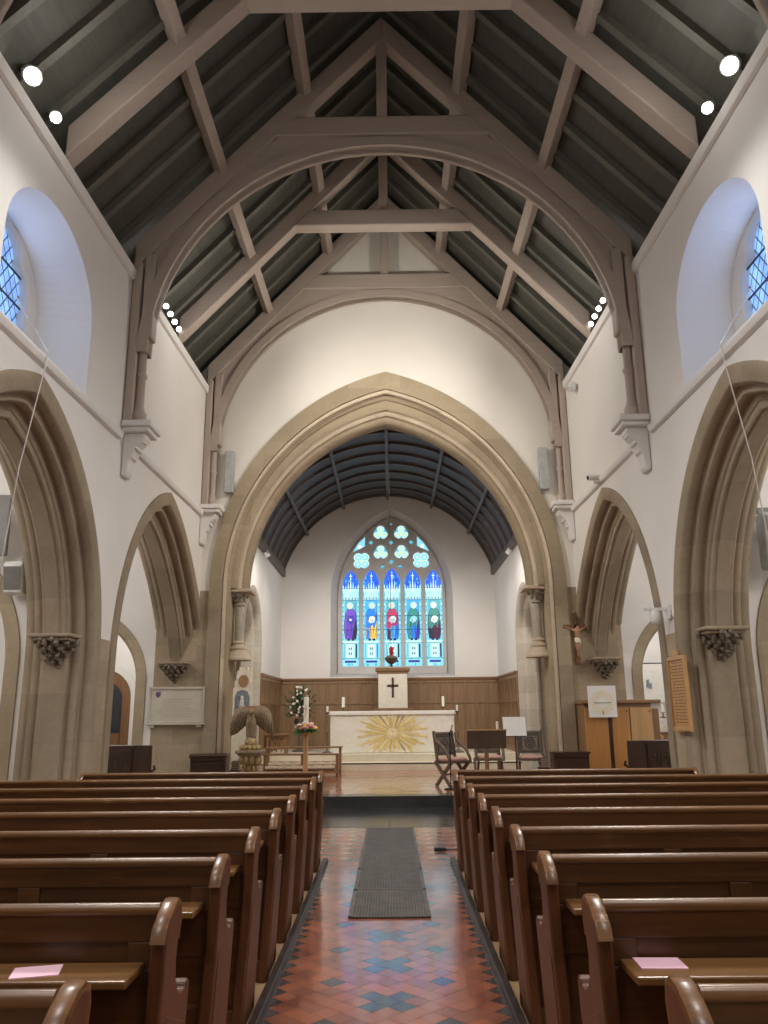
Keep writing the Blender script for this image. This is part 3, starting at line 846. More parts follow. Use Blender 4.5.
# ------------------------------------------------------------------ pews
END = [(-.045, 0), (-.05, .60), (-.085, .93), (-.075, .955), (0, 1.0), (.04, 1.005), (.075, .985), (.085, .94), (.082, .82), (.105, .75), (.15, .70), (.21, .672), (.262, .668), (.27, .688), (.295, .695), (.318, .68), (.325, .63), (.335, .45), (.37, 0)]
CAP = [(-.093, .905), (-.082, .945), (-.04, .975), (0, 1.0), (.04, 1.008), (.072, .992), (.087, .95), (.085, .88)]
def sgn(v): return math.copysign(abs(v) ** .6, v)
def make_pew(sd, length, label):
    t = thing('pew', (0, 0, 0), label, 'pew', 'pine pews of the nave')
    x = lambda v: sd * v
    def bx(m, a0, a1, *r): m.box(*sorted((x(a0), x(a1))), *r)
    for a in (0, length - .05):
        lean = .06 if a == 0 else 0
        m = MB(); L = lambda p, z, w: (x(w + lean * (1 - z)), p, z * .975)
        m.prism(END, L, a, a + .05); e = m.build('bench_end', 'pew_end', t, bevel=.008)
        m = MB()
        rows = []
        for i, (p, z) in enumerate(CAP):
            q0, q1 = CAP[max(i - 1, 0)], CAP[min(i + 1, len(CAP) - 1)]
            tx, tz = q1[0] - q0[0], q1[1] - q0[1]; l = math.hypot(tx, tz); nx, nz = -tz / l, tx / l
            rows.append([(x(a + .025 + lean * (1 - z) + .027 * sgn(math.cos(g))), p + nx * .013 * sgn(math.sin(g)), z * .975 + nz * .013 * sgn(math.sin(g))) for g in [2 * PI * k / 10 for k in range(10)]])
        ids = m.grid(rows, 0, True); m.f += [ids[0], ids[-1]]; m.m += [0, 0]
        m.build('cap', 'pew_rail', e, smooth=50)
        m = MB(); m.prism([(-.02 + .0, .10), (.30, .10), (.275, .56), (.02, .66), (-.015, .60)], L, a - .004, a + .054); m.build('raised_panel', 'pew_end', e, bevel=.004)
    m = MB(); bx(m, .055, length - .05, .0, .022, .08, .955); m.build('backrest', 'pew', t)
    m = MB(); bx(m, .055, length - .05, -.014, .0, .872, .958); bx(m, .055, length - .05, -.014, .0, .60, .79)
    n = max(3, int(round((length - .1) / .78)))
    for k in range(n + 1):
        c = .05 + (length - .2) * k / n
        bx(m, c + .006, c + .1, -.013, .0, .7905, .8715)
    m.build('panel_frame', 'pew', t, bevel=.004)
    m = MB(); m.tube([(x(.05), -.004, .968), (x(length - .05), -.004, .968)], .021, 12); m.build('top_rail', 'pew_rail', t, smooth=50)
    m = MB(); bx(m, .09, length - .1, -.205, -.0145, .788, .813); m.build('book_ledge', 'pew_ledge', t, bevel=.006)
    m = MB(); bx(m, .05, length - .05, .022, .40, .415, .445); m.build('seat', 'pew', t, bevel=.008)
    m = MB(); bx(m, .05, length - .05, .30, .325, .03, .415); m.build('seat_front', 'pew', t)
    m = MB(); bx(m, .05, length - .05, -.03, .022, .0, .12); m.build('plinth', 'pew', t, bevel=.006)
    return t
ordinal = ['ninth', 'eighth', 'seventh', 'sixth', 'fifth', 'fourth', 'third', 'second', 'front']
PEW0, PEWS = 2.02, .845
for sd, nm in ((-1, 'paschal candle'), (1, 'crucifix')):
    src = {}
    for k in range(9):
        d = PEW0 + k * PEWS
        ln = 2.58 if k == 8 else (3.75 if k in (6, 7) else 3.2)
        lab = 'front pine pew, the short one nearest the dais, %s side of aisle' % nm if k == 8 else \
              'varnished pine pew, %s row back from the front on the %s side of aisle' % (ordinal[k], nm)
        if k == 1: lab = 'varnished pine pew with a pink leaflet on its ledge, %s side of aisle' % nm
        if k == 0: lab = 'rearmost pine pew, only its end and top rail showing, %s side of aisle' % nm
        o = dup(src[ln], label=lab) if ln in src else make_pew(sd, ln, lab)
        src.setdefault(ln, o)
        o.location = (sd * .682, d, .001)
def leaflet(x, y, rz, label):
    m = MB(); m.box(-.072, .072, -.055, .055, 0, .0012); m.box(-.072, .072, -.054, .055, .0014, .0026)
    o = m.build('leaflet', 'pink_paper'); o.location = (x, y, .8142); o.rotation_euler = (0, 0, rz)
    tag(o, label, 'leaflet', 'pink service leaflets')
yl = PEW0 + PEWS - .11
leaflet(-1.085, yl, .25, 'pink paper leaflet on a pew ledge on the paschal candle side')
leaflet(.885, yl + .035, -.03, 'pink paper leaflet on a pew ledge on the crucifix side')

# ------------------------------------------------------------------ carved corbels of the arcade
def carved_corbel(x, y, label, s=.75, mat='stone_dark', dep=.34):
    t = thing('carved_corbel', (x, y, 2.62), label, 'corbel', 'carved leaf corbels')
    m = MB()
    hw = .34 * s
    m.box(-hw - .04, hw + .04, -dep - .04, 0, -.05, 0); m.box(-hw, hw, -dep, 0, -.09, -.05); m.build('abacus', 'stone_smooth', t, bevel=.02)
    m = MB(); rows = []
    for r, z in ((1.0, -.09), (.86, -.16), (.62, -.27), (.40, -.38), (.18, -.46), (.05, -.50)):
        rows.append([(hw * .92 * r * math.cos(a), -dep * .9 * r * math.sin(a) if r > .01 else 0, z * s) for a in [PI * i / 12 for i in range(13)]])
    ids = m.grid(rows); m.build('bell', mat, t, smooth=60)
    rg = random.Random(int(abs(x * 31 + y * 17)))
    m = MB()
    for row, (rr_, z, n, sz) in enumerate(((.98, -.13, 6, .085), (.78, -.22, 5, .085), (.55, -.33, 4, .075), (.28, -.44, 2, .07), (.0, -.52, 1, .06))):
        for i in range(n):
            a = PI * (i + .5) / n + rg.uniform(-.1, .1)
            p = Vector((hw * rr_ * math.cos(a), -dep * rr_ * math.sin(a) - .01, z * s))
            rot = Matrix.Rotation(rg.uniform(-.6, .6), 3, 'Y') @ Matrix.Rotation(rg.uniform(.2, .9), 3, 'X')
            m.ball(p, (sz * .95 * s, sz * .6 * s, sz * .75 * s), 8, 0, rot)
            m.ball(p + Vector((.03, -.045, -.03)), (sz * .4, sz * .4, sz * .4), 6)
            m.ball(p + Vector((-.035, -.04, .02)), (sz * .4, sz * .4, sz * .4), 6)
    m.build('leaf_carving', mat, t, smooth=60)
for sd, nm in ((-1, 'lectern side'), (1, 'crucifix side')):
    xc = sd * 4.37
    carved_corbel(xc, 11.02 - .402, 'large dark leaf-carved corbel on the near arcade pier, %s' % nm)
    carved_corbel(sd * 4.44, EY - .001, 'leaf-carved corbel on the stone wall ' + ('above the white memorial tablet' if sd < 0 else 'above the oak cupboard beside the crucifix'), .74)

# colonnettes of the chancel arch
def colonnette(sd, label):
    t = thing('colonnette', (sd * 3.24, EY + .50, 2.68), label, 'column', 'colonnettes of the chancel arch')
    m = MB(); m.lathe([(.02, 0), (.30, .0), (.30, .045), (.275, .07), (.25, .12), (.20, .18), (.175, .21), (.195, .25), (.18, .29), (.13, .31), (.12, .34), (.14, .37), (.12, .40), (.09, .42)], (0, 0, 0), 16); m.build('base', 'stone_roll', t, smooth=35)
    m = MB(); m.lathe([(.085, .42), (.085, 1.16)], (0, 0, 0), 16); m.build('shaft', 'stone_grey', t, smooth=40)
    m = MB(); m.lathe([(.095, 1.16), (.125, 1.18), (.125, 1.205), (.10, 1.22), (.11, 1.30), (.17, 1.40), (.22, 1.44)], (0, 0, 0), 16)
    for i in range(8):
        a = 2 * PI * i / 8
        m.ball((.19 * math.cos(a), .19 * math.sin(a), 1.40), .052, 8); m.ball((.13 * math.cos(a + .4), .13 * math.sin(a + .4), 1.30), (.035, .035, .05), 6)
    m.build('capital', 'stone_grey', t, smooth=50)
    m = MB(); m.box(-.30, .30, -.32, .32, 1.44, 1.48); m.box(-.26, .26, -.28, .28, 1.48, 1.52); m.build('abacus', 'stone_roll', t, bevel=.012)
colonnette(-1, 'short stone colonnette carrying the chancel arch behind the eagle lectern')
colonnette(1, 'short stone colonnette carrying the chancel arch beside the crucifix')
# head corbel in the south side arch
t = thing('head_corbel', (CW + .40, 18.72, 2.50), 'small carved stone corbel inside the chancel side arch, right of the chairs', 'corbel')
m = MB(); m.box(-.22, .04, -.2, .2, 0, .08); m.build('abacus', 'stone_grey', t, bevel=.015)
m = MB(); m.ball((-.1, 0, -.12), (.11, .12, .15), 12); m.ball((-.2, 0, -.12), (.03, .025, .04), 8); m.ball((-.06, 0, -.28), (.07, .08, .12), 10); m.build('carving', 'stone_grey', t, smooth=60)

# ------------------------------------------------------------------ east window
win = structure('window_1')
win['label'] = 'five light stained glass east window with tracery above the altar'
LX = [WX + .015 + (i - 2) * .640 for i in range(5)]
lz0 = 2.90
apex = [5.86, 5.88, 5.92, 5.88, 5.86]
def lancet(cx, zt, hw=.262):
    zs = zt - .46
    a = arch(cx, hw, zs, .46, None, 8)
    # ogee tip
    a = [(x + (cx - x) * (.25 * max(0, (z - zs) / .46) ** 1.0 * (1 - max(0, (z - zs) / .46))), z) for x, z in a]
    return [(cx - hw, lz0)] + a + [(cx + hw, lz0)]
holes = [lancet(x, z) for x, z in zip(LX, apex)]
foils = [(-.325, 7.05, .25, 3), (.325, 7.05, .25, 3), (-.325, 6.42, .25, 3), (.325, 6.42, .25, 3), (-.93, 6.17, .30, 4), (.93, 6.17, .30, 4)]
for fx, fz, fr, k in foils: holes.append(foil(WX + fx, fz, fr, k, rot=PI / 2 if fz > 6.2 else PI / 4))
tri = [[(WX + s_ * .80, 6.98), (WX + s_ * .80, 6.60), (WX + s_ * 1.27, 6.38), (WX + s_ * 1.04, 6.74)] for s_ in (-1, 1)]
holes += tri
small = [(0, 6.74, .09), (0, 6.12, .10), (-.63, 6.74, .09), (.63, 6.74, .09), (-.27, 5.97, .085), (.27, 5.97, .085), (0, 7.33, .06)]
for fx, fz, fr in small: holes.append(foil(WX + fx, fz, fr, 4, 20))
out = arch(WX, WA + .02, WSP, WH + .02, WSILL - .02, 20)
flat2d('tracery', [out] + holes, lambda u, v, w: (u, CY + .36 + w, v), .16, 'tracery', win, bevel=.016)
GY = CY + .40
def G(name, col, s=1.0): M['g_' + name] = emit('glass_' + name, col, s, tuple(c * .2 for c in col))
GS = 1.2
for n_, c_ in dict(sky=(.24, .62, .76), pale=(.55, .86, .90), deep=(.02, .13, 1.0), blue=(.03, .22, .80), azure=(.08, .42, .85), purple=(.16, .07, .50), gold=(.80, .52, .12), white=(.70, .86, .84), red=(.50, .05, .14), green=(.05, .26, .22), dark=(.015, .03, .06), maroon=(.09, .02, .06), skin=(.62, .60, .50), halo=(.42, .68, .68), teal=(.10, .42, .52), indigo=(.05, .05, .45), lime=(.55, .80, .45)).items():
    G(n_, c_, GS)
GK = ['sky', 'pale', 'deep', 'blue', 'azure', 'purple', 'gold', 'white', 'red', 'green', 'dark', 'maroon', 'skin', 'halo', 'teal', 'indigo', 'lime']
GI = {k: i for i, k in enumerate(GK)}
FIG = [dict(robe='purple', over='purple', arm='indigo', side='dark', low='purple', hair='skin'),
       dict(robe='gold', over='blue', arm='white', side='gold', low='blue', hair='halo'),
       dict(robe='azure', over='red', arm='white', side='blue', low='maroon', hair='skin'),
       dict(robe='blue', over='green', arm='sky', side='indigo', low='green', hair='pale'),
       dict(robe='maroon', over='green', arm='white', side='maroon', low='dark', hair='white')]
for i, (cx, zt) in enumerate(zip(LX, apex)):
    m = MB(); layer = [0]
    def poly(pts, col):
        layer[0] += 1
        m.face([(cx + x, GY - layer[0] * .0009, z) for x, z in pts], GI[col])
    F = FIG[i]; rg = random.Random(i + 40)
    H = .275
    poly([(-H, lz0 - .02), (H, lz0 - .02), (H, zt + .02), (-H, zt + .02)], 'sky')
    for k in range(90):   # patchwork of pale quarries
        x = rg.uniform(-.26, .2); z = rg.uniform(lz0, zt - .6); w = rg.uniform(.02, .07); h = rg.uniform(.03, .11)
        poly([(x, z), (x + w, z), (x + w, z + h), (x, z + h)], rg.choice(['pale', 'sky', 'azure', 'teal', 'sky', 'halo', 'teal']))
    # niche shafts beside the figure
    for s_ in (-1, 1):
        poly([(s_ * H, 3.72), (s_ * .215, 3.72), (s_ * .215, 5.02), (s_ * H, 5.02)], 'teal')
        for k in range(9):
            z = 3.76 + k * .14; poly([(s_ * .255, z), (s_ * .225, z), (s_ * .225, z + .09), (s_ * .255, z + .09)], 'pale' if k % 2 else 'sky')
    poly([(-.19, 4.3), (.19, 4.3), (.19, 4.95), (-.19, 4.95)], 'azure' if i % 2 else 'teal')
    # deep blue head of the light with a white canopy
    poly([(-H, 5.28), (H, 5.28), (H, zt + .02), (-H, zt + .02)], 'deep')
    for k in range(16):
        x = rg.uniform(-.24, .2); z = rg.uniform(5.3, zt - .25); poly([(x, z), (x + .05, z + .02), (x + .04, z + .09), (x - .01, z + .07)], rg.choice(['blue', 'indigo', 'deep', 'azure']))
    for x0, x1, zz in ((-H, -.19, 5.42), (-.19, -.11, 5.36), (-.11, -.04, 5.50), (-.04, .04, 5.62), (.04, .11, 5.50), (.11, .19, 5.36), (.19, H, 5.42)):
        poly([(x0 + .008, 5.0), (x1 - .008, 5.0), (x1 - .012, 5.26), ((x0 + x1) / 2, zz), (x0 + .012, 5.26)], 'pale' if abs(x0 + x1) > .1 else 'white')
        poly([(x0 + .028, 5.02), (x1 - .028, 5.02), (x1 - .03, 5.14), ((x0 + x1) / 2, 5.22), (x0 + .03, 5.14)], rg.choice(['teal', 'sky', 'azure']))
    poly([(-.016, 5.55), (.016, 5.55), (.006, zt - .1), (-.006, zt - .1)], 'white'); poly([(-.045, 5.66), (.045, 5.66), (.045, 5.685), (-.045, 5.685)], 'white')
    for x in (-.15, -.05, .05, .15):
        poly([(x - .045, 4.93), (x + .045, 4.93), (x + .03, 5.02), (x, 5.09), (x - .03, 5.02)], 'halo'); poly([(x - .018, 4.94), (x + .018, 4.94), (x, 5.03)], 'dark')
    # saint
    o = .1 * (1 if i % 2 else -1) * .15
    body = [(-.15, 3.73), (.16, 3.73), (.19, 3.95), (.18, 4.25), (.165, 4.48), (.10, 4.63), (-.09, 4.64), (-.155, 4.5), (-.19, 4.22), (-.185, 3.95)]
    poly([(x * 1.07, 4.18 + (z - 4.18) * 1.02) for x, z in body], 'dark'); poly(body, F['robe'])
    poly([(-.185, 4.10), (-.1, 4.02), (.02, 4.16), (.10, 4.05), (.18, 4.3), (.16, 4.48), (.09, 4.63), (-.09, 4.64), (-.155, 4.5)], F['over'])
    poly([(.04, 3.73), (.16, 3.73), (.19, 3.95), (.175, 4.3), (.11, 4.12)], F['side'])
    poly([(-.15, 3.73), (-.05, 3.73), (-.06, 3.98), (-.16, 4.06)], F['low'])
    poly([(-.12, 4.28), (-.02, 4.20), (.08, 4.24), (.12, 4.36), (.03, 4.44), (-.06, 4.40)], F['arm'])
    poly([(-.05, 4.30), (.03, 4.27), (.05, 4.33), (-.03, 4.36)], 'skin')
    for k in range(9):    # folds
        x = -.14 + k * .034; z0 = 3.76 + rg.uniform(0, .1); ln = rg.uniform(.2, .5); dx = rg.uniform(-.03, .05)
        poly([(x, z0), (x + .009, z0), (x + dx + .012, z0 + ln), (x + dx + .004, z0 + ln)], 'dark')
    for k in range(5):
        x = -.12 + k * .055; z0 = rg.uniform(4.05, 4.3); poly([(x, z0), (x + .02, z0 + .01), (x + .05, z0 + .16), (x + .035, z0 + .16)], F['side'] if k % 2 else 'dark')
    poly([(.14, 3.76), (.15, 3.76), (.165, 4.85), (.155, 4.85)], 'dark')
    poly(circle(o, 4.75, .115, 18), 'dark'); poly(circle(o, 4.75, .108, 18), 'halo'); poly(circle(o, 4.74, .07, 12), F['hair']); poly(circle(o, 4.725, .042, 10), 'skin'); poly([(o - .04, 4.70), (o + .04, 4.70), (o + .02, 4.64), (o - .02, 4.64)], F['hair'])
    poly([(-.1, 3.68), (-.02, 3.68), (-.02, 3.74), (-.08, 3.75)], 'dark'); poly([(.03, 3.68), (.12, 3.68), (.1, 3.75), (.03, 3.74)], 'dark')
    # pedestal and inscription band
    poly([(-.23, 3.60), (.23, 3.60), (.23, 3.67), (-.23, 3.67)], 'pale')
    poly([(-.225, 3.16), (.225, 3.16), (.225, 3.59), (-.225, 3.59)], 'sky'); poly([(-.13, 3.18), (.11, 3.18), (.11, 3.57), (-.13, 3.57)], 'pale')
    for z in (3.29, 3.44):
        for x in (-.04, .025): poly([(x - .028, z), (x, z - .055), (x + .028, z), (x, z + .055)], 'dark'); poly([(x - .012, z), (x, z - .022), (x + .012, z), (x, z + .022)], 'sky')
    poly([(.15, 3.17), (.20, 3.17), (.20, 3.58), (.15, 3.58)], 'dark' if i != 1 else 'blue'); poly([(-.20, 3.17), (-.17, 3.17), (-.17, 3.58), (-.20, 3.58)], 'teal')
    poly([(-.24, 3.0), (.24, 3.0), (.24, 3.12), (-.24, 3.12)], 'sky'); poly([(-.17, 3.02), (.17, 3.02), (.17, 3.085), (-.17, 3.085)], 'indigo')
    for k in range(7): poly([(-.15 + k * .044, 3.035), (-.125 + k * .044, 3.035), (-.125 + k * .044, 3.07), (-.15 + k * .044, 3.07)], 'dark')
    for z in (3.135, 3.60, 4.0, 4.42, 4.9, 5.27): poly([(-H, z), (H, z), (H, z + .014), (-H, z + .014)], 'dark')
    for s_ in (-1, 1): poly([(s_ * .262, lz0), (s_ * .25, lz0), (s_ * .25, zt - .3), (s_ * .262, zt - .3)], 'teal')
    m.build('stained_glass', ['g_' + k for k in GK], win, merge=False)
for fx, fz, fr, k in foils:
    m = MB(); c = (WX + fx, fz)
    m.face([(x, GY, z) for x, z in circle(*c, fr * 1.06, 20)], 5 if k == 3 else 0)
    for q in range(k):
        a = PI / 2 + 2 * PI * q / k + (PI / 4 if k == 4 else 0)
        cc = (c[0] + fr * .52 * math.cos(a), c[1] + fr * .52 * math.sin(a))
        m.face([(x, GY - .001, z) for x, z in circle(*cc, fr * .44, 14)], 1)
        m.face([(x, GY - .0015, z) for x, z in circle(*cc, fr * .36, 14)], 0 if k == 4 else 4)
        m.face([(x, GY - .002, z) for x, z in circle(*cc, fr * .16, 10)], 3 if k == 4 else 2)
    m.face([(x, GY - .0025, z) for x, z in circle(*c, fr * .22, 12)], 2)
    m.build('tracery_glass', ['g_sky', 'g_white', 'g_lime', 'g_pale', 'g_halo', 'g_teal'], win, merge=False)
m = MB()
for tr in tri:
    m.face([(x, GY, z) for x, z in tr], 0)
    cx = sum(p[0] for p in tr) / 4; m.face([(x, GY - .001, z) for x, z in circle(cx, 6.62, .07, 10)], 1)
m.build('tracery_glass', ['g_sky', 'g_white'], win)
m = MB()
for fx, fz, fr in small: m.face([(x, GY, z) for x, z in circle(WX + fx, fz, fr, 10)], 0)
m.build('tracery_glass', ['g_teal'], win)

# ------------------------------------------------------------------ wainscot
def wainscot(p, q, label, z1, nm):
    p = Vector(p); q = Vector(q); L_ = (q - p).length; ax = (q - p).normalized(); n = Vector((0, 0, 1)).cross(ax)
    t = thing('oak_wainscot', p, label, 'panelling', 'oak panelling round the altar')
    t.rotation_euler = (0, 0, math.atan2(ax.y, ax.x))
    h = z1 - p.z
    m = MB(); m.box(0, L_, -.02, 0, 0, h); m.build('back_board', 'oak_panel', t)
    m = MB()
    zr = ((0, .14), (h * .62, h * .62 + .07), (h - .16, h - .081))
    for z0_, z1_ in zr: m.box(0, L_, -.045, -.021, z0_, z1_)
    k = max(2, int(round(L_ / .34)))
    for i in range(k + 1):
        x = (L_ - .05) * i / k
        m.box(x, x + .05, -.040, -.021, .141, h * .62 - .001); m.box(x, x + .05, -.040, -.021, h * .62 + .071, h - .161)
    m.build('panel_frame', 'oak_panel', t, bevel=.005)
    m = MB(); m.box(0, L_, -.09, 0, h - .05, h); m.box(0, L_, -.07, 0, h - .08, h - .05); m.build('cornice', 'oak_mid', t, bevel=.008)
wainscot((-CW, CY - .003, STEP2), (CW, CY - .003, STEP2), 'long oak panelling along the east wall behind the altar', 2.56, 'east')
wainscot((-CW + .003, 20.26, STEP2), (-CW + .003, CY - .1, STEP2), 'oak panelling on the chancel wall beside the tall flower arrangement', 2.56, 'n')
wainscot((CW - .003, CY - .1, STEP2), (CW - .003, 20.26, STEP2), 'oak panelling on the chancel wall beyond the carved chairs', 2.56, 's')

# ------------------------------------------------------------------ altar
AXC = .07
t = thing('altar', (AXC, 21.1, STEP2), 'altar with cream frontal bearing a golden sunburst', 'altar')
m = MB(); m.box(-1.58, 1.58, .02, .85, 0, 1.0); m.build('body', 'oak_mid', t)
m = MB()
rows = []
for z in (0.01, .3, .6, 1.02):
    rows.append([(x, .0 - .006 * math.sin(x * 9 + z * 3), z) for x in [-1.60 + 3.2 * k / 40 for k in range(41)]])
m.grid(rows)
m.grid([[(-1.60, .0, z), (-1.605, .87, z)] for z in (.01, 1.02)]); m.grid([[(1.60, .0, z), (1.605, .87, z)] for z in (.01, 1.02)])
f = m.build('frontal', 'brocade', t, smooth=60)
m = MB(); rg = random.Random(5)
for i in range(56):
    a = 2 * PI * i / 56 + rg.uniform(-.02, .02)
    ln = (.46 if i % 2 else .36) * (1.0 + .95 * abs(math.cos(a)) ** 1.5)
    w = .016 if i % 2 else .022
    c, s_ = math.cos(a), math.sin(a)
    r0 = .15
    z0 = .50
    p = [(r0 * c - w * s_ * .6, z0 + r0 * s_ + w * c * .6), (ln * c - w * 1.3 * s_, z0 + min(.47, max(-.47, ln * s_)) + w * 1.3 * c), (ln * c * 1.03, z0 + min(.48, max(-.48, ln * s_ * 1.03))), (ln * c + w * 1.3 * s_, z0 + min(.47, max(-.47, ln * s_)) - w * 1.3 * c), (r0 * c + w * s_ * .6, z0 + r0 * s_ - w * c * .6)]
    m.prism(p, lambda x, z, w_: (x, w_, z), -.012, -.007, 1 if i % 3 == 0 else 0)
m.build('sunburst', ['gold_thread', 'gold_pale'], f)
m = MB()
for r0, r1, mi in ((.135, .16, 0), (.0, .10, 1)):
    n = 28
    for i in range(n):
        a, a2 = 2 * PI * i / n, 2 * PI * (i + 1) / n
        m.face([(r0 * math.cos(a), -.014, .5 + r0 * math.sin(a)), (r1 * math.cos(a), -.014, .5 + r1 * math.sin(a)), (r1 * math.cos(a2), -.014, .5 + r1 * math.sin(a2)), (r0 * math.cos(a2), -.014, .5 + r0 * math.sin(a2))], mi)
for x, z, w, h in ((0, .44, .012, .30), (0, .53, .06, .012)): m.box(x - w, x + w, -.018, -.0145, z - h / 2, z + h / 2, 0)
m.build('central_emblem', ['gold_thread', 'gold_pale'], f)
m = MB(); m.box(-1.64, 1.64, -.03, .9, 1.02, 1.045); m.box(-1.64, 1.64, -.034, -.02, .95, 1.03); m.build('altar_cloth', 'linen', t, bevel=.006)

def candle_on(name, loc, label, h_stick, h_candle, r=.03, group='candles about the altar'):
    t = thing(name, loc, label, 'candlestick', group)
    m = MB(); m.lathe([(.09, 0), (.09, .015), (.05, .03), (.02, .06), (.015, h_stick * .5), (.03, h_stick * .5 + .015), (.015, h_stick * .5 + .03), (.015, h_stick - .03), (.05, h_stick - .01), (.05, h_stick)], (0, 0, 0), 14); m.build('stick', 'brass', t, smooth=40)
    m = MB(); m.lathe([(r, h_stick), (r, h_stick + h_candle), (r * .6, h_stick + h_candle + .005)], (0, 0, 0), 12); c = m.build('candle', 'wax', t, smooth=40)
    m = MB(); m.tube([(0, 0, h_stick + h_candle), (0, .003, h_stick + h_candle + .02)], .003, 6); m.build('wick', 'black', c)
AT = STEP2 + 1.046
candle_on('candlestick', (-1.22, 21.5, AT), 'thick white candle on the altar, nearer the flower arrangement', .10, .26, .04)
candle_on('candlestick', (1.42, 21.5, AT), 'thick white candle on the altar, nearer the carved chairs', .10, .26, .035)
def floor_candle(x, label):
    t = thing('floor_candlestick', (x, 20.98, STEP2), label, 'candlestick', 'tall candlesticks flanking the altar')
    m = MB(); m.lathe([(.16, 0), (.16, .02), (.06, .06), (.018, .1), (.016, .5), (.035, .53), (.016, .56), (.014, .98), (.06, 1.01), (.06, 1.03)], (0, 0, 0), 14); m.build('stand', 'iron', t, smooth=40)
    m = MB(); m.lathe([(.028, 1.03), (.028, 1.17), (.015, 1.175)], (0, 0, 0), 12); m.build('candle', 'wax', t, smooth=40)
floor_candle(-1.60, 'tall iron floor candlestick at the flower side end of the altar')
floor_candle(1.74, 'tall iron floor candlestick at the chair side end of the altar')

# tabernacle
t = thing('tabernacle', (.10, 23.55, STEP2), 'cream veiled tabernacle with dark cross under the east window', 'tabernacle')
m = MB(); m.box(-.55, .55, -.25, .35, 0, 1.12); m.build('plinth', 'oak_panel', t, bevel=.01)
m = MB(); m.box(-.42, .42, -.2, .3, 1.12, 2.16); m.build('body', 'tab_cloth', t, bevel=.01)
m = MB(); m.box(-.5, .5, -.28, .34, 2.16, 2.26); m.box(-.46, .46, -.24, .32, 2.10, 2.17); m.build('cornice', 'oak_mid', t, bevel=.015)
m = MB(); m.box(-.03, .03, -.225, -.2, 1.42, 1.98); m.box(-.16, .16, -.225, -.2, 1.72, 1.78); m.build('cross', 'brown_cross', t, bevel=.004)
# sanctuary lamp
t = thing('sanctuary_lamp', (.06, 18.4, 2.6), 'hanging sanctuary lamp with red glass in front of the east window', 'lamp')
m = MB(); m.lathe([(.01, -.02), (.04, 0), (.02, .03), (.09, .07), (.14, .13), (.15, .18), (.11, .22), (.06, .24)], (0, 0, 0), 16); m.build('bowl', 'iron', t, smooth=45)
m = MB(); m.lathe([(.035, .23), (.05, .30), (.05, .40), (.03, .44)], (0, 0, 0), 14); m.build('red_glass', 'red_glass', t, smooth=45)
m = MB()
for k in range(3):
    a = 2 * PI * k / 3 + .3; m.tube([(.14 * math.cos(a), .14 * math.sin(a), .18), (.02 * math.cos(a), .02 * math.sin(a), .75)], .004, 6)
m.tube([(0, 0, .75), (0, 0, 8.13 - 2.6)], .006, 6); m.build('chain', 'iron', t)
m = MB(); m.ball((0, 0, 3.4), .05, 10); m.build('counterweight', 'iron', t, smooth=60)

# ------------------------------------------------------------------ flowers
def leaf(m, p, d, ln, w, mi=0):
    d = d.normalized(); s_ = d.cross(Vector((0, 0, 1)))
    if s_.length < .1: s_ = Vector((1, 0, 0))
    s_.normalize(); n = s_.cross(d).normalized()
    pts = [(0, 0), (.35, .5), (.7, .38), (1, 0)]
    L_ = [p + d * (ln * a) + s_ * (w * b_) - n * (ln * .15 * a * a) for a, b_ in pts]; Rr = [p + d * (ln * a) - s_ * (w * b_) - n * (ln * .15 * a * a) for a, b_ in pts]
    mid = [p + d * (ln * a) + n * (w * .18 - ln * .15 * a * a) for a, _ in pts]
    for i in range(3):
        m.face([L_[i], L_[i + 1], mid[i + 1], mid[i]], mi); m.face([mid[i], mid[i + 1], Rr[i + 1], Rr[i]], mi)
t = thing('flower_pedestal', (-2.45, 22.2, STEP2), 'tall dark pedestal arrangement of white blossom against the oak panelling', 'flower arrangement')
m = MB(); m.lathe([(.2, 0), (.2, .03), (.05, .08), (.03, .2), (.03, .62), (.10, .70), (.16, .74), (.13, .86)], (0, 0, 0), 14); m.build('stand', 'iron', t, smooth=40)
m = MB(); rg = random.Random(11)
for k in range(330):
    a = rg.uniform(0, 2 * PI); e = rg.uniform(-.3, 1.5); d = Vector((math.cos(a) * math.cos(e), math.sin(a) * math.cos(e), math.sin(e)))
    r_ = rg.uniform(.05, .42) * (.75 + .9 * max(0, math.sin(e)))
    leaf(m, Vector((0, 0, 1.0)) + d * r_, d + Vector((rg.uniform(-.5, .5), rg.uniform(-.5, .5), rg.uniform(-.3, .4))), rg.uniform(.12, .2), rg.uniform(.035, .06))
m.build('foliage', 'leaf', t)
for k in range(28):
    a = rg.uniform(0, 2 * PI); e = rg.uniform(-.2, 1.4); r_ = rg.uniform(.28, .44) + .34 * max(0, math.sin(e))
    p = Vector((math.cos(a) * math.cos(e) * r_ * .6, -abs(math.sin(a)) * math.cos(e) * r_ * .7 - .02, 1.0 + math.sin(e) * r_))
    m = MB()
    for q in range(5):
        b_ = 2 * PI * q / 5; m.ball(p + Vector((.019 * math.cos(b_), -.01, .019 * math.sin(b_))), (.016, .014, .016), 6)
    m.build('blossom', 'petal_white', t, smooth=60)

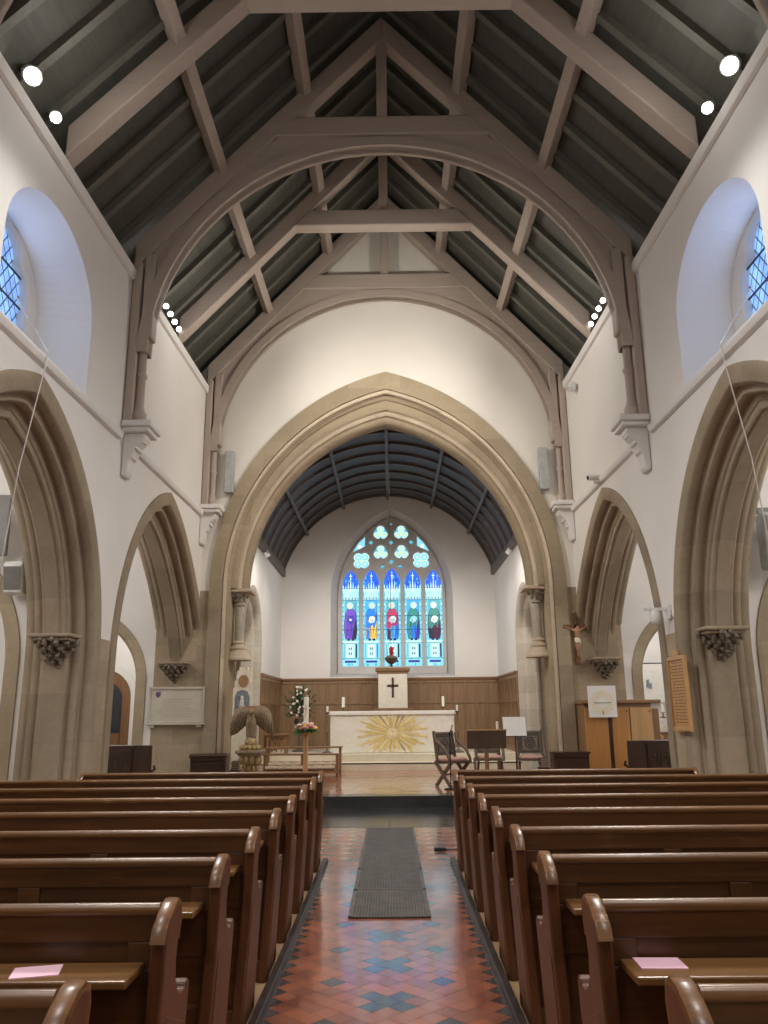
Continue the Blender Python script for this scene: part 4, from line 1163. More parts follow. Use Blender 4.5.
t = thing('paschal_candle', (-1.72, 16.9, DAIS), 'tall white paschal candle on a pale wooden stand ringed with flowers', 'candle stand')
m = MB(); m.box(-.2, .2, -.05, .05, 0, .05); m.box(-.05, .05, -.2, .2, 0, .05); m.prism([(-.05, .04), (.05, .04), (.042, .95), (-.042, .95)], lambda a, z, w: (a, w, z), -.045, .045); m.build('stand', 'oak_light', t, bevel=.006)
m = MB(); m.lathe([(.05, .93), (.14, .97), (.14, 1.0), (.05, 1.01)], (0, 0, 0), 16); m.build('drip_tray', 'oak_light', t, smooth=40)
m = MB(); m.lathe([(.052, 1.0), (.052, 1.70), (.048, 1.71), (.03, 1.70)], (0, 0, 0), 18); c = m.build('candle', 'wax', t, smooth=40)
m = MB(); m.box(-.006, .006, -.055, -.05, 1.3, 1.55); m.box(-.03, .03, -.055, -.05, 1.46, 1.475); m.build('cross_mark', 'petal_coral', c)
m = MB(); rg = random.Random(21)
for k in range(120):
    a = rg.uniform(0, 2 * PI); d = Vector((math.cos(a), math.sin(a), rg.uniform(-.5, .5)))
    leaf(m, Vector((.1 * math.cos(a), .1 * math.sin(a), 1.03)), d, rg.uniform(.1, .2), rg.uniform(.03, .05))
m.build('greenery', 'fern', t)
for k in range(34):
    a = 2 * PI * k / 34 + rg.uniform(-.1, .1); r_ = rg.uniform(.10, .24); p = Vector((r_ * math.cos(a), r_ * math.sin(a), 1.08 + (.24 - r_) * .5 + rg.uniform(-.05, .05)))
    m = MB()
    for q in range(6):
        b_ = 2 * PI * q / 6; m.ball(p + Vector((.028 * math.cos(b_), .028 * math.sin(b_), 0)), (.024, .024, .022), 6)
    m.ball(p + Vector((0, 0, .012)), .014, 6)
    m.build('flower', 'petal_' + ['white', 'pink', 'yellow', 'coral', 'white', 'pink'][k % 6], t, smooth=60)

# ------------------------------------------------------------------ eagle lectern
t = thing('eagle_lectern', (-2.56, 15.2, DAIS), 'carved eagle lectern with spread wings on a gilded pedestal', 'lectern')
m = MB(); m.lathe([(.34, 0), (.34, .06), (.28, .10), (.2, .16), (.16, .22)], (0, 0, 0), 8); m.build('base', 'eagle', t, bevel=.01)
m = MB(); m.lathe([(.12, .22), (.10, .30), (.11, .45), (.19, .62), (.22, .68)], (0, 0, 0), 10)
for k in range(10):
    a = 2 * PI * k / 10; m.ball((.17 * math.cos(a), .17 * math.sin(a), .56), (.05, .05, .08), 8); m.ball((.13 * math.cos(a + .3), .13 * math.sin(a + .3), .42), (.035, .035, .06), 6)
m.build('stem', 'gilt', t, smooth=50)
m = MB(); m.box(-.25, .25, -.25, .25, .68, .74); m.box(-.21, .21, -.21, .21, .64, .68); m.build('table', 'eagle', t, bevel=.015)
m = MB(); m.ball((0, 0, .86), .12, 14)
for k in range(12):
    a = 2 * PI * k / 12; m.ball((.16 * math.cos(a), .16 * math.sin(a), .78), (.05, .05, .05), 8)
m.build('orb', 'gilt', t, smooth=60)
def skin_mesh(name, pts, edges, radii, mat, parent, sub=2, root=0):
    me = bpy.data.meshes.new(name); me.from_pydata(pts, edges, [])
    o = bpy.data.objects.new(name, me); COL.objects.link(o)
    o.modifiers.new('skin', 'SKIN')
    sv = me.skin_vertices[0].data
    for i, r_ in enumerate(radii): sv[i].radius = (r_, r_) if isinstance(r_, (int, float)) else r_
    sv[root].use_root = True
    s_ = o.modifiers.new('sub', 'SUBSURF'); s_.levels = sub; s_.render_levels = sub
    bpy.context.view_layer.update()
    m2 = bpy.data.meshes.new_from_object(o.evaluated_get(bpy.context.evaluated_depsgraph_get()))
    bpy.data.objects.remove(o)
    m2.polygons.foreach_set('use_smooth', [True] * len(m2.polygons)); m2.materials.clear(); m2.materials.append(M[mat])
    r_ = bpy.data.objects.new(name, m2); COL.objects.link(r_); r_.parent = parent
    return r_
body = skin_mesh('eagle_body', [(0, .02, 1.02), (0, 0, 1.18), (0, -.03, 1.30), (0, -.07, 1.40), (0, -.12, 1.44), (0, -.19, 1.425), (0, -.215, 1.39), (.06, -.02, .95), (-.06, -.02, .95), (0, .12, .92), (0, .2, .80)],
    [(0, 1), (1, 2), (2, 3), (3, 4), (4, 5), (5, 6), (0, 7), (0, 8), (0, 9), (9, 10)], [.09, .11, .085, .065, .062, .032, .012, .045, .045, .06, .045], 'eagle', t, root=1)
for sd in (-1, 1):
    m = MB(); rows_f = []; rows_b = []
    top = [(.05, 1.43), (.13, 1.515), (.22, 1.53), (.31, 1.46), (.375, 1.33)]
    botm = [(.05, 1.28), (.10, 1.21), (.18, 1.15), (.28, 1.06), (.395, .97)]
    n = 5
    front, back = [], []
    for j in range(6):
        fz = j / 5
        rf, rb = [], []
        for i in range(n):
            x = top[i][0] + (botm[i][0] - top[i][0]) * fz; z = top[i][1] + (botm[i][1] - top[i][1]) * fz
            if j == 5: z += -.03 if i % 2 else .02
            y = -.02 + .10 * (x / .4) ** 2 + .05 * fz - .05 * math.sin(PI * fz)
            rf.append((sd * x, y - .022, z)); rb.append((sd * x, y + .022, z))
        front.append(rf); back.append(rb)
    ring = [front[0] + back[0][::-1]]
    m.grid([f_ + b_[::-1] for f_, b_ in zip(front, back)], 0, True)
    m.face(front[0] + back[0][::-1]); m.face(front[-1] + back[-1][::-1])
    w_ = m.build('wing', 'eagle', t, smooth=60)
    m = MB()
    for q in range(9):
        fx = q / 8
        i = min(3, int(fx * 4)); fr = fx * 4 - i
        tx = top[i][0] + (top[i + 1][0] - top[i][0]) * fr; tz = top[i][1] + (top[i + 1][1] - top[i][1]) * fr
        bx_ = botm[i][0] + (botm[i + 1][0] - botm[i][0]) * fr; bz = botm[i][1] + (botm[i + 1][1] - botm[i][1]) * fr
        path = []
        for j in range(5):
            fz = .3 + .72 * j / 4; x = tx + (bx_ - tx) * fz; z = tz + (bz - tz) * fz
            path.append((sd * x, -.05 + .10 * (x / .4) ** 2 + .05 * fz - .05 * math.sin(PI * min(1, fz)), z))
        m.tube(path, [.012, .018, .02, .018, .008], 6)
    m.build('feather_ridge', 'eagle', w_, smooth=60)
m = MB(); m.prism([(.02, 1.38), (.20, 1.53), (.215, 1.515), (.035, 1.365)], lambda p, z, w: (w, p, z), -.17, .17); m.build('book_rest', 'oak_mid', t, bevel=.005)

# microphone stand beside lectern
def mic_stand(loc, h, label, dx, rz=0):
    t = thing('microphone_stand', loc, label, 'microphone stand', 'slim black microphone stands', rz)
    m = MB(); m.lathe([(.13, 0), (.13, .015), (.03, .03), (.012, .05)], (0, 0, 0), 16); m.build('base', 'black', t, smooth=40)
    m = MB(); m.tube([(0, 0, .03), (0, 0, h)], .012, 8); m.build('pole', 'black', t)
    m = MB(); m.tube([(.12 * dx, 0, h - .06), (-.28 * dx, 0, h + .1)], .008, 8); m.ball((0, 0, h - .005), .025, 8); m.build('boom', 'black', t)
    m = MB(); m.tube([(-.28 * dx, 0, h + .1), (-.38 * dx, 0, h + .14)], [.012, .02], 8); m.build('microphone', 'grey_plastic', t, smooth=50)
mic_stand((-2.62, 15.98, DAIS), 1.22, 'slim black microphone stand beside the eagle lectern', 1)
mic_stand((1.13, 15.35, DAIS), 1.0, 'slim black microphone stand in front of the carved folding chairs', -.15)

# gothic painted panel behind the eagle
t = thing('painted_panel', (-2.98, 16.48, DAIS), 'tall cream painted gothic panel with round medallion behind the eagle', 'painted panel')
ol = [(-.19, 0), (.19, 0), (.19, 2.25)]
x = .19
for k in range(4): ol += [(x, 2.31), (x - .04, 2.31), (x - .04, 2.25), (x - .075, 2.25)]; x -= .075
ol += [(-.13, 2.15), (-.13, 2.06), (-.165, 2.03), (-.165, 1.92), (-.19, 1.88)]
m = MB(); m.prism(ol, lambda a, z, w: (a, w, z), -.03, .03); m.build('board', 'icon_ground', t, bevel=.006)
m = MB(); m.lathe([(.001, 0), (.105, 0), (.105, .012), (.001, .012)], (0, 0, 0), 24)
m.v = [(a + .02, -.031 - c, 2.03 + b_ * 1.2) for a, b_, c in m.v]; m.build('medallion', 'icon_brown', t)
m = MB(); rg = random.Random(9)
m.prism([(-.15, 1.42), (.15, 1.42), (.15, 1.72), (.10, 1.83), (0, 1.86), (-.10, 1.83), (-.15, 1.72)], lambda a, z, w: (a, w, z), -.034, -.03)
for k in range(22):
    x = rg.uniform(-.12, .12); z = rg.uniform(1.46, 1.78); m.ball((x, -.035, z), (.02, .008, .035), 6)
m.build('painted_scene', 'icon_blue', t, smooth=40)
m = MB()
for x, z, hh in ((0, 1.48, .26),): m.prism([(-.05, z), (.05, z), (.035, z + hh * .75), (-.035, z + hh * .75)], lambda a, b_, w: (a, w, b_), -.05, -.034); m.ball((0, -.045, z + hh * .85), (.03, .02, .04), 8)
m.build('painted_figure', 'petal_white', t, smooth=40)
m = MB(); m.box(-.2, .2, -.12, .12, 0, .08); m.build('foot', 'oak_mid', t, bevel=.01)

# ------------------------------------------------------------------ low oak benches in the chancel
def low_bench(loc, ln, label, h=.5):
    t = thing('low_bench', loc, label, 'bench', 'low oak benches in the chancel')
    m = MB(); m.box(0, ln, -.05, .17, h - .035, h); m.build('top', 'oak_mid', t, bevel=.008)
    for x in (.03, ln * .5, ln - .09):
        m = MB(); m.box(x, x + .06, -.02, .12, 0, h - .035); m.build('leg', 'oak_mid_z', t, bevel=.006)
    m = MB(); m.box(.09, ln - .09, .04, .06, .22, .26); m.build('stretcher', 'oak_mid', t)
    m = MB(); rows = []
    for k in range(25):
        x = .1 + (ln - .2) * k / 24; pu = .035 + .012 * abs(math.sin(k * PI / 4))
        rows.append([(x, -.12 + .11 * math.cos(g), .20 + pu * 1.4 * math.sin(g)) for g in [2 * PI * q / 10 for q in range(10)]])
    ids = m.grid(rows, 0, True); m.f += [ids[0], ids[-1]]; m.m += [0, 0]
    m.build('kneeler_cushion', 'kneeler', t, smooth=50)
    m = MB(); m.box(.06, ln - .06, -.24, .0, .09, .145); m.build('kneeler_board', 'oak_mid', t)
low_bench((-2.86, 18.5, DAIS), 1.74, 'nearer low oak bench with patterned kneeler, behind the flower-ringed candle')
low_bench((-2.98, 19.75, DAIS), 1.85, 'farther low oak bench with patterned kneeler, close to the altar steps', .60)
t = thing('oak_stool', (-2.9, 21.2, STEP2), 'small open oak side table near the oak panelling, behind the eagle', 'table')
m = MB(); m.box(-.3, .3, -.2, .2, .46, .50); m.build('top', 'oak_mid', t, bevel=.006)
for x in (-.26, .2):
    for y in (-.17, .11):
        m = MB(); m.box(x, x + .06, y, y + .06, 0, .46); m.build('leg', 'oak_mid_z', t)
m = MB(); m.box(-.25, .25, -.15, -.12, .34, .44); m.box(-.25, .25, .12, .15, .34, .44)
for x in (-.12, 0, .12): m.box(x - .015, x + .015, -.15, -.12, .05, .4)
m.build('apron', 'oak_mid', t)

# ------------------------------------------------------------------ desks
def carved_desk(sd, label):
    t = thing('prayer_desk', (sd * 4.6, 14.3, 0), label, 'prayer desk', 'dark carved prayer desks')
    x = lambda v: sd * v
    def bx(m, a, b_, *r): m.box(*sorted((x(a), x(b_))), *r)
    m = MB(); bx(m, -.12, .45, .0, .04, .0, 1.03); m.build('front_panel', 'dark_oak', t, bevel=.006)
    m = MB()
    for k in range(3):
        cx = x(-.02 + .18 * k); pr = arch(cx, .075, .78, .11, .2, 8); pin = arch(cx, .055, .78, .085, .2, 8)
        m.grid([[(a, -.0, z) for a, z in pr], [(a, -.018, z) for a, z in pr], [(a, -.018, z) for a, z in pin], [(a, 0, z) for a, z in pin]])
        m.ball((cx, -.005, .80), (.028, .012, .028), 8)
    bx(m, -.12, .45, -.02, 0, .93, 1.03); bx(m, -.12, .45, -.02, 0, .04, .14)
    m.build('carved_tracery', 'dark_oak', t, smooth=30)
    m = MB(); bx(m, -.45, -.12, .05, .12, 0, 1.06); m.build('side_panel', 'dark_oak_z', t, bevel=.01)
    m = MB(); bx(m, -.14, .47, -.03, .34, 1.03, 1.06); m.build('book_slope', 'dark_oak', t, bevel=.006)
    m = MB(); bx(m, -.12, -.08, .04, .5, 0, 1.0); bx(m, .41, .45, .04, .5, 0, 1.0); m.build('end_panel', 'dark_oak_z', t, bevel=.006)
    m = MB(); m.tube([(x(-.46), .08, .62), (x(-.52), .08, .66), (x(-.50), .08, .72)], .025, 8); m.build('scroll', 'dark_oak', t, smooth=50)
carved_desk(-1, 'dark carved prayer desk under the arcade near the white memorial tablet')
carved_desk(1, 'dark carved prayer desk under the arcade in front of the orange oak cupboard')

def book(loc, rz, label, s=1.0, thick=.03):
    t = thing('hymn_book', loc, label, 'book', 'hymn books on the low choir desks', rz)
    m = MB(); m.box(-.07, .07, -.1, .1, 0, .004); m.box(-.07, .07, -.1, .1, thick - .004, thick); m.box(-.07, -.065, -.1, .1, 0, thick); m.build('cover', 'book', t)
    m = MB(); m.box(-.064, .066, -.095, .095, .005, thick - .005); m.build('pages', 'book_page', t)
    return t
def choir_desk(sd, label, cand):
    t = thing('choir_desk', (sd * 3.40, 15.45, DAIS), label, 'choir desk', 'low dark choir desks')
    m = MB(); m.box(-.33, .33, 0, .04, 0, .60); m.build('front_panel', 'dark_oak', t, bevel=.006)
    m = MB(); m.box(-.25, .25, -.015, 0, .15, .50); m.box(-.33, .33, -.02, 0, .54, .60); m.build('raised_panel', 'dark_oak', t, bevel=.008)
    m = MB(); m.box(-.36, .36, -.03, .30, .60, .635); m.build('top', 'dark_oak', t, bevel=.008)
    for x in (-.33, .29):
        m = MB(); m.box(x, x + .04, .04, .4, 0, .60); m.build('end_panel', 'dark_oak_z', t, bevel=.006)
    m = MB(); m.box(-.29, .29, .04, .34, .42, .44); m.build('shelf', 'dark_oak', t)
    # desk of the row behind
    if cand:
        t2 = thing('choir_desk', (sd * 3.52, 16.02, DAIS), cand, 'choir desk', 'low dark choir desks')
        for o in children(t): dup(o, parent=t2)
    # books leaning in a stack at the inner end
    for k in range(5):
        book((sd * (2.90 - .0 * k), 15.62 + .006 * k, DAIS + .0 + .36 + .032 * k), .1 * (k % 3 - 1), 'dark hymn book %s in the stack beside the low choir desk, %s side' % (['lowest', 'second up', 'in the middle', 'second from top', 'topmost'][k], 'eagle' if sd < 0 else 'crucifix'))
    s_ = thing('book_trolley', (sd * 2.90, 15.62, DAIS), 'small dark shelf holding hymn books at the choir desk, %s side' % ('eagle' if sd < 0 else 'crucifix'), 'book shelf', 'little book shelves at the choir desks')
    m = MB(); m.box(-.1, .1, -.12, .12, .33, .358); m.build('board', 'dark_oak', s_)
    for y in (-.11, .09):
        m = MB(); m.box(-.09, .09, y, y + .02, 0, .33); m.build('support', 'dark_oak_z', s_)
choir_desk(-1, 'low dark choir desk in front of the wall left of the eagle', 'low dark choir desk standing close behind the other one, beside the eagle')
choir_desk(1, 'low dark choir desk between carved chairs and orange oak cupboard', None)

# ------------------------------------------------------------------ oak cupboard with poster (right)
t = thing('oak_cupboard', (4.52, 15.95, 0), 'orange oak cupboard with panel doors below the crucifix', 'cupboard')
m = MB(); m.box(-.70, .62, .05, .66, 0, 1.70); m.build('carcass', 'oak_mid_z', t, bevel=.01)
m = MB(); m.box(-.74, .80, -.02, .70, 1.70, 1.77); m.build('top', 'oak_mid', t, bevel=.012)
for k, (x0, x1, mt) in enumerate(((-.70, -.25, 'oak_orange'), (-.17, .17, 'oak_orange'), (.19, .62, 'oak_light'))):
    m = MB(); m.box(x0, x1, .02, .05, .1, 1.62); p = m.build('door', mt, t, bevel=.006)
    m = MB(); m.ball((x1 - .04, .005, 1.56), .02, 8); m.build('knob', 'brass', p, smooth=60)
m = MB(); m.box(-.25, -.17, .035, .052, 0, 1.70); m.build('stile', 'dark_oak_z', t)
m = MB(); m.box(.62, .78, .10, .66, 0, 1.60); m.build('side_panel', 'oak_mid_z', t, bevel=.02)
t = thing('sunburst_poster', (4.17, 15.93, 1.44), 'white square panel with pale gold sunburst hung on the oak cupboard', 'poster')
m = MB(); m.box(-.275, .275, -.03, 0, .0, .60); m.build('panel', 'paper', t, bevel=.004)
m = MB()
for i in range(30):
    a = 2 * PI * i / 30; c, s_ = math.cos(a), math.sin(a); w = .012
    r0, r1 = .10, .22 * (1 + .1 * (i % 2))
    m.prism([(r0 * c - w * s_ * .4, .28 + r0 * s_ + w * c * .4), (r1 * c - w * s_, .28 + r1 * s_ + w * c), (r1 * c + w * s_, .28 + r1 * s_ - w * c), (r0 * c + w * s_ * .4, .28 + r0 * s_ - w * c * .4)], lambda x, z, y: (x, y, z), -.034, -.03)
m.build('sunburst', 'gold_pale', t)
m = MB(); m.box(-.17, .17, -.036, -.03, .265, .285); m.box(-.012, .012, -.036, -.03, .05, .12); m.build('lettering_bar', 'ink_grey', t)

# crucifix
t = thing('crucifix', (3.93, EY - .03, 2.50), 'wooden crucifix with carved figure on the stone beside the chancel arch', 'crucifix')
m = MB(); m.box(-.045, .045, -.025, .02, 0, 1.06); m.box(-.27, .27, -.025, .02, .74, .82); m.build('cross', 'crucifix_wood', t, bevel=.006)
m = MB(); m.prism([(-.05, .93), (.05, .93), (.06, 1.0), (0, 1.09), (-.06, 1.0)], lambda a, z, w: (a, w, z), -.035, .0); m.build('finial', 'crucifix_wood', t, bevel=.004)
cp = skin_mesh('corpus', [(0, -.05, .48), (0, -.055, .56), (0, -.06, .65), (0, -.06, .715), (.015, -.075, .745), (.02, -.085, .785), (.06, -.055, .695), (.14, -.04, .735), (.235, -.035, .785), (.255, -.04, .795), (-.06, -.055, .695), (-.14, -.04, .735), (-.235, -.035, .785), (-.255, -.04, .795), (.032, -.06, .43), (.03, -.085, .32), (.01, -.055, .19), (.012, -.075, .15), (-.028, -.06, .43), (-.018, -.09, .31), (-.006, -.06, .20), (-.008, -.08, .15)],
    [(0, 1), (1, 2), (2, 3), (3, 4), (4, 5), (3, 6), (6, 7), (7, 8), (8, 9), (3, 10), (10, 11), (11, 12), (12, 13), (0, 14), (14, 15), (15, 16), (16, 17), (0, 18), (18, 19), (19, 20), (20, 21)],
    [.046, .040, .052, .040, .026, .036, .026, .020, .013, .012, .026, .020, .013, .012, .034, .025, .016, .012, .034, .025, .016, .012], 'corpus', t)
m = MB(); m.lathe([(.05, .44), (.062, .48), (.056, .53), (.045, .54)], (0, -.055, 0), 12); m.ball((.055, -.07, .46), (.02, .015, .05), 8); m.build('loincloth', 'icon_ground', t, smooth=50)

# memorial tablet
t = thing('memorial_tablet', (-4.36, EY - .001, 1.40), 'white stone memorial tablet with small shield, below the carved corbel', 'wall tablet'); t.scale = (.87, 1, .84)
m = MB(); m.box(-.64, .64, -.05, 0, 0, .84); m.build('slab', 'marble', t, bevel=.006)
m = MB()
for x0, x1, z0, z1 in ((-.66, .66, .80, .86), (-.66, .66, 0, .05), (-.66, -.61, 0, .86), (.61, .66, 0, .86)): m.box(x0, x1, -.075, -.05, z0, z1)
m.build('frame', 'marble', t, bevel=.012)
m = MB(); m.box(-.69, .69, -.11, 0, -.04, .0); m.build('sill', 'marble', t, bevel=.01)
for x in (-.55, .55):
    m = MB(); m.box(x - .06, x + .06, -.09, 0, -.10, -.04); m.build('bracket', 'marble', t, bevel=.015)
m = MB(); m.prism([(-.50, .74), (-.39, .74), (-.39, .66), (-.445, .60), (-.50, .66)], lambda a, z, w: (a, w, z), -.062, -.05); m.build('shield', 'shield', t)
m = MB(); rg = random.Random(4)
for k in range(11):
    z = .56 - k * .042; w = rg.uniform(.3, .5); m.box(-w, w, -.0515, -.05, z, z + .012)
m.build('inscription', 'ink_grey', t)

# honours board on the south pier
t = thing('honours_board', (W - .045, 11.05, 1.33), 'pale oak board of small painted rows on the near stone pier', 'wall board')
m = MB(); m.box(-.03, .0, -.40, .20, 0, .92); m.build('panel', 'board_wood', t, bevel=.006)
m = MB()
for a in (dict(y=(-.42, -.38), z=(-.03, .95)), dict(y=(.18, .22), z=(-.03, .95)), dict(y=(-.38, .18), z=(-.03, .02)), dict(y=(-.38, .18), z=(.90, .95))): m.box(-.05, .0, a['y'][0], a['y'][1], a['z'][0], a['z'][1])
m.build('frame', 'board_wood', t, bevel=.008)
m = MB(); m.prism([(-.20, .951), (.0, .951), (.0, 1.0), (-.04, 1.0), (-.05, 1.05), (-.10, 1.02), (-.15, 1.05), (-.16, 1.0), (-.20, 1.0)], lambda y, z, w: (w, y, z), -.045, -.005); m.build('crest', 'board_wood', t, bevel=.006)
m = MB(); rg = random.Random(6)
for k in range(20):
    z = .86 - k * .041; y = -.35
    while y < .10:
        w = rg.uniform(.04, .12); m.box(-.0325, -.03, y, min(y + w, .15), z, z + .011); y += w + .03
m.build('painted_row', 'ink', t)

# ------------------------------------------------------------------ folding carved chairs, stands
def carved_chair(loc, rz, label, armless=False):
    t = thing('folding_chair', loc, label, 'chair', 'carved folding chairs with pink cushions', rz)
    # faces -y : sitter looks toward the nave
    for s_ in (-1, 1):
        x = s_ * .27
        for nm, p, q in (('leg', (x, -.24, 0), (x, .20, .46)), ('leg', (x - s_ * .045, .24, 0), (x - s_ * .045, -.22, .46))):
            m = MB(); m.beam(p, q, .04, .065, (0, 0, 1)); m.build(nm, 'chair_wood', t, bevel=.006)
        m = MB()
        m.tube([(x, .22, .98), (x, .16, .84), (x, .02, .76), (x, -.10, .68), (x, -.20, .52), (x, -.22, .44)], [.022, .032, .034, .032, .03, .024], 10); m.build('arm', 'chair_wood', t, smooth=50)
        m = MB(); m.beam((x - s_ * .035, .17, .42), (x - s_ * .035, .27, 1.02), .045, .05, (0, 1, 0)); m.build('back_post', 'chair_wood', t, bevel=.006)
    m = MB(); m.box(-.25, .25, -.22, .2, .44, .47); m.build('seat', 'chair_wood', t, bevel=.006)
    m = MB()
    rows = []
    for z, r_ in ((.47, .92), (.485, 1.0), (.51, 1.0), (.53, .9)):
        rows.append([(.24 * r_ * max(-1, min(1, 1.25 * math.cos(g))), -.01 + .2 * r_ * max(-1, min(1, 1.25 * math.sin(g))), z) for g in [2 * PI * k / 28 for k in range(28)]])
    ids = m.grid(rows, 0, True); m.f += [ids[0], ids[-1]]; m.m += [0, 0]
    m.build('cushion', 'pink_cloth', t, smooth=60)
    m = MB(); m.prism([(.185, .56), (.262, 1.00), (.285, 1.00), (.208, .56)], lambda y, z, w: (w, y, z), -.22, .22); bp = m.build('back_panel', 'chair_grey', t, bevel=.006)
    nrm = lambda z: .185 + (z - .56) * .175
    m = MB()
    ring = [(.09 * math.cos(2 * PI * k / 20), .77 + .10 * math.sin(2 * PI * k / 20)) for k in range(21)]
    m.tube([(a, nrm(z) - .006, z) for a, z in ring], .011, 6)
    for k in range(6):
        a = 2 * PI * k / 6; m.ball((.045 * math.cos(a), nrm(.77 + .05 * math.sin(a)) - .006, .77 + .05 * math.sin(a)), (.02, .01, .02), 6)
    m.ball((0, nrm(.77) - .008, .77), .016, 6)
    for z in (.60, .91, .95): m.box(-.2, .2, nrm(z) - .012, nrm(z) + .01, z, z + .014)
    for x in (-.17, .17): m.tube([(x, nrm(.64) - .004, .64), (x, nrm(.88) - .004, .88)], .012, 6)
    m.build('carving', 'chair_carve', bp, smooth=50)
    m = MB(); m.tube([(-.27, -.0, .22), (.27, -.0, .22)], .018, 8); m.build('stretcher', 'chair_wood', t)
carved_chair((1.22, 16.0, DAIS), R(38), 'carved folding chair with crossed legs at the open floor beside the altar steps')
carved_chair((1.98, 16.5, DAIS), R(0), 'carved folding chair behind the wooden music desk')
carved_chair((2.80, 16.38, DAIS), R(-8), 'carved folding chair under the white music sheet, nearest the oak cupboard')

t = thing('music_desk', (1.79, 15.2, DAIS), 'plain brown wooden music desk seen from behind, in front of the chairs', 'music stand')
m = MB(); m.box(-.16, .16, -.16, .16, 0, .04); m.build('base', 'oak_mid', t, bevel=.01)
m = MB(); m.box(-.035, .035, -.03, .03, .04, .95); m.build('post', 'oak_mid_z', t, bevel=.004)
m = MB(); m.prism([(-.02, .72), (-.05, .725), (-.14, 1.05), (-.11, 1.06)], lambda y, z, w: (w, y, z), -.36, .36); m.build('desk_board', 'chair_wood', t, bevel=.004)
m = MB(); m.box(-.37, .37, -.16, -.10, 1.045, 1.065); m.build('top_edge', 'oak_light', t)
t = thing('music_stand', (2.41, 15.72, DAIS), 'slender music stand holding a large white sheet above the chairs', 'music stand')
m = MB()
for k in range(3):
    a = 2 * PI * k / 3 + PI / 2; m.tube([(0, 0, .25), (.22 * math.cos(a), .25 * math.sin(a), .01)], .009, 8)
m.build('tripod', 'black', t)
m = MB(); m.tube([(0, 0, .02), (0, 0, .91)], .011, 8); m.build('pole', 'black', t)
m = MB(); m.prism([(.0, .92), (.012, .92), (.10, 1.24), (.088, 1.24)], lambda y, z, w: (w, y, z), -.2, .2); m.box(-.2, .2, -.05, .0, .91, .925); m.build('desk', 'black', t)
o = MB(); o.prism([(-.008, .926), (-.005, .926), (.104, 1.276), (.101, 1.276)], lambda y, z, w: (w, y, z), -.22, .22)
o = o.build('music_sheet', 'paper'); o.location = (2.41, 15.713, DAIS); tag(o, 'large white sheet of music propped above the carved chairs', 'paper')
candle_on('candlestick', (2.28, 17.3, DAIS + .75), 'small white candle with a dish behind the white music sheet', .12, .3, .03, 'candles about the altar')
t = thing('candle_stool', (2.28, 17.3, DAIS), 'narrow wooden stand carrying a candle behind the music sheet', 'stand')
m = MB(); m.lathe([(.16, 0), (.16, .03), (.04, .08), (.03, .4), (.03, .68), (.13, .73), (.13, .75)], (0, 0, 0), 14); m.build('pedestal', 'chair_wood', t, smooth=40)

# chapel beyond the south aisle arch
t = thing('chapel_altar', (7.0, 20.2, 0), 'small side chapel altar with white cloth seen through the aisle arch', 'altar')
m = MB(); m.box(-.75, .75, 0, .7, 0, 1.03); m.build('body', 'oak_mid', t, bevel=.01)
m = MB()
for k in range(6): m.ball((-.6 + .24 * k, -.005, .9), (.09, .02, .07), 8)
m.build('carved_frieze', 'oak_light', t, smooth=50)
m = MB(); m.box(-.78, .78, -.03, .72, 1.03, 1.36); c = m.build('altar_cloth', 'linen', t, bevel=.01)
m = MB()
for x in (-.7, -.35, 0, .35): m.prism([(x, 1.08), (x + .05, 1.08), (x + .3, 1.30), (x + .25, 1.30)], lambda a, z, w: (a, w, z), -.036, -.03)
m.build('gold_band', 'gold_pale', c)
candle_on('candlestick', (6.86, 20.5, 1.361), 'white candle on the small side chapel altar', .14, .2, .035, 'candles about the altar')
t = thing('hanging_banner', (7.12, 21.9, 1.75), 'white banner with a dark emblem hanging beyond the aisle arch', 'banner')
m = MB(); rows = []
for z in (0, .5, 1.02): rows.append([(x, .01 * math.sin(x * 8) - .03, z) for x in [-.36 + .72 * k / 12 for k in range(13)]])
m.grid(rows); m.build('cloth', 'linen', t, smooth=60)
m = MB(); m.tube([(-.52, -.02, 1.04), (.42, -.02, 1.04)], .014, 8); m.build('rod', 'black', t)
m = MB(); m.prism([(-.2, .40), (-.05, .36), (-.04, .52), (-.1, .50), (-.12, .62), (-.18, .58)], lambda a, z, w: (a, w, z), -.06, -.048); m.build('emblem', 'icon_blue', t)

# ------------------------------------------------------------------ fittings
def can_lamp(loc, aim, label, r=.07, group='bright nave spotlights', mat='lamp_on'):
    t = thing('spotlight', loc, label, 'spotlight', group)
    d = (Vector(aim) - Vector(loc)).normalized()
    t.rotation_euler = d.to_track_quat('-Z', 'Y').to_euler()
    m = MB(); m.lathe([(r * .6, .16), (r, .12), (r, -.02), (r * .86, -.02), (r * .86, -.005)], (0, 0, 0), 18); m.build('housing', 'white_plastic', t, smooth=40)
    m = MB(); m.lathe([(.0, -.008), (r * .84, -.008), (r * .5, -.016), (0, -.018)], (0, 0, 0), 18); m.build('lens', mat, t, smooth=40)
    m = MB(); m.tube([(r + .005, 0, .05), (r + .02, 0, .1), (r + .02, 0, .2), (0, 0, .22)], .01, 6); m.build('yoke', 'black', t)
    return t
def spot(loc, aim, power, col=(1, .93, .84), size=120, blend=.6, rad=.06):
    l = bpy.data.lights.new('spot_beam', 'SPOT'); l.energy = power; l.color = col; l.spot_size = R(size); l.spot_blend = blend; l.shadow_soft_size = rad
    o = bpy.data.objects.new('spot_beam', l); COL.objects.link(o); o.location = loc
    o.rotation_euler = (Vector(aim) - Vector(loc)).to_track_quat('-Z', 'Y').to_euler(); return o
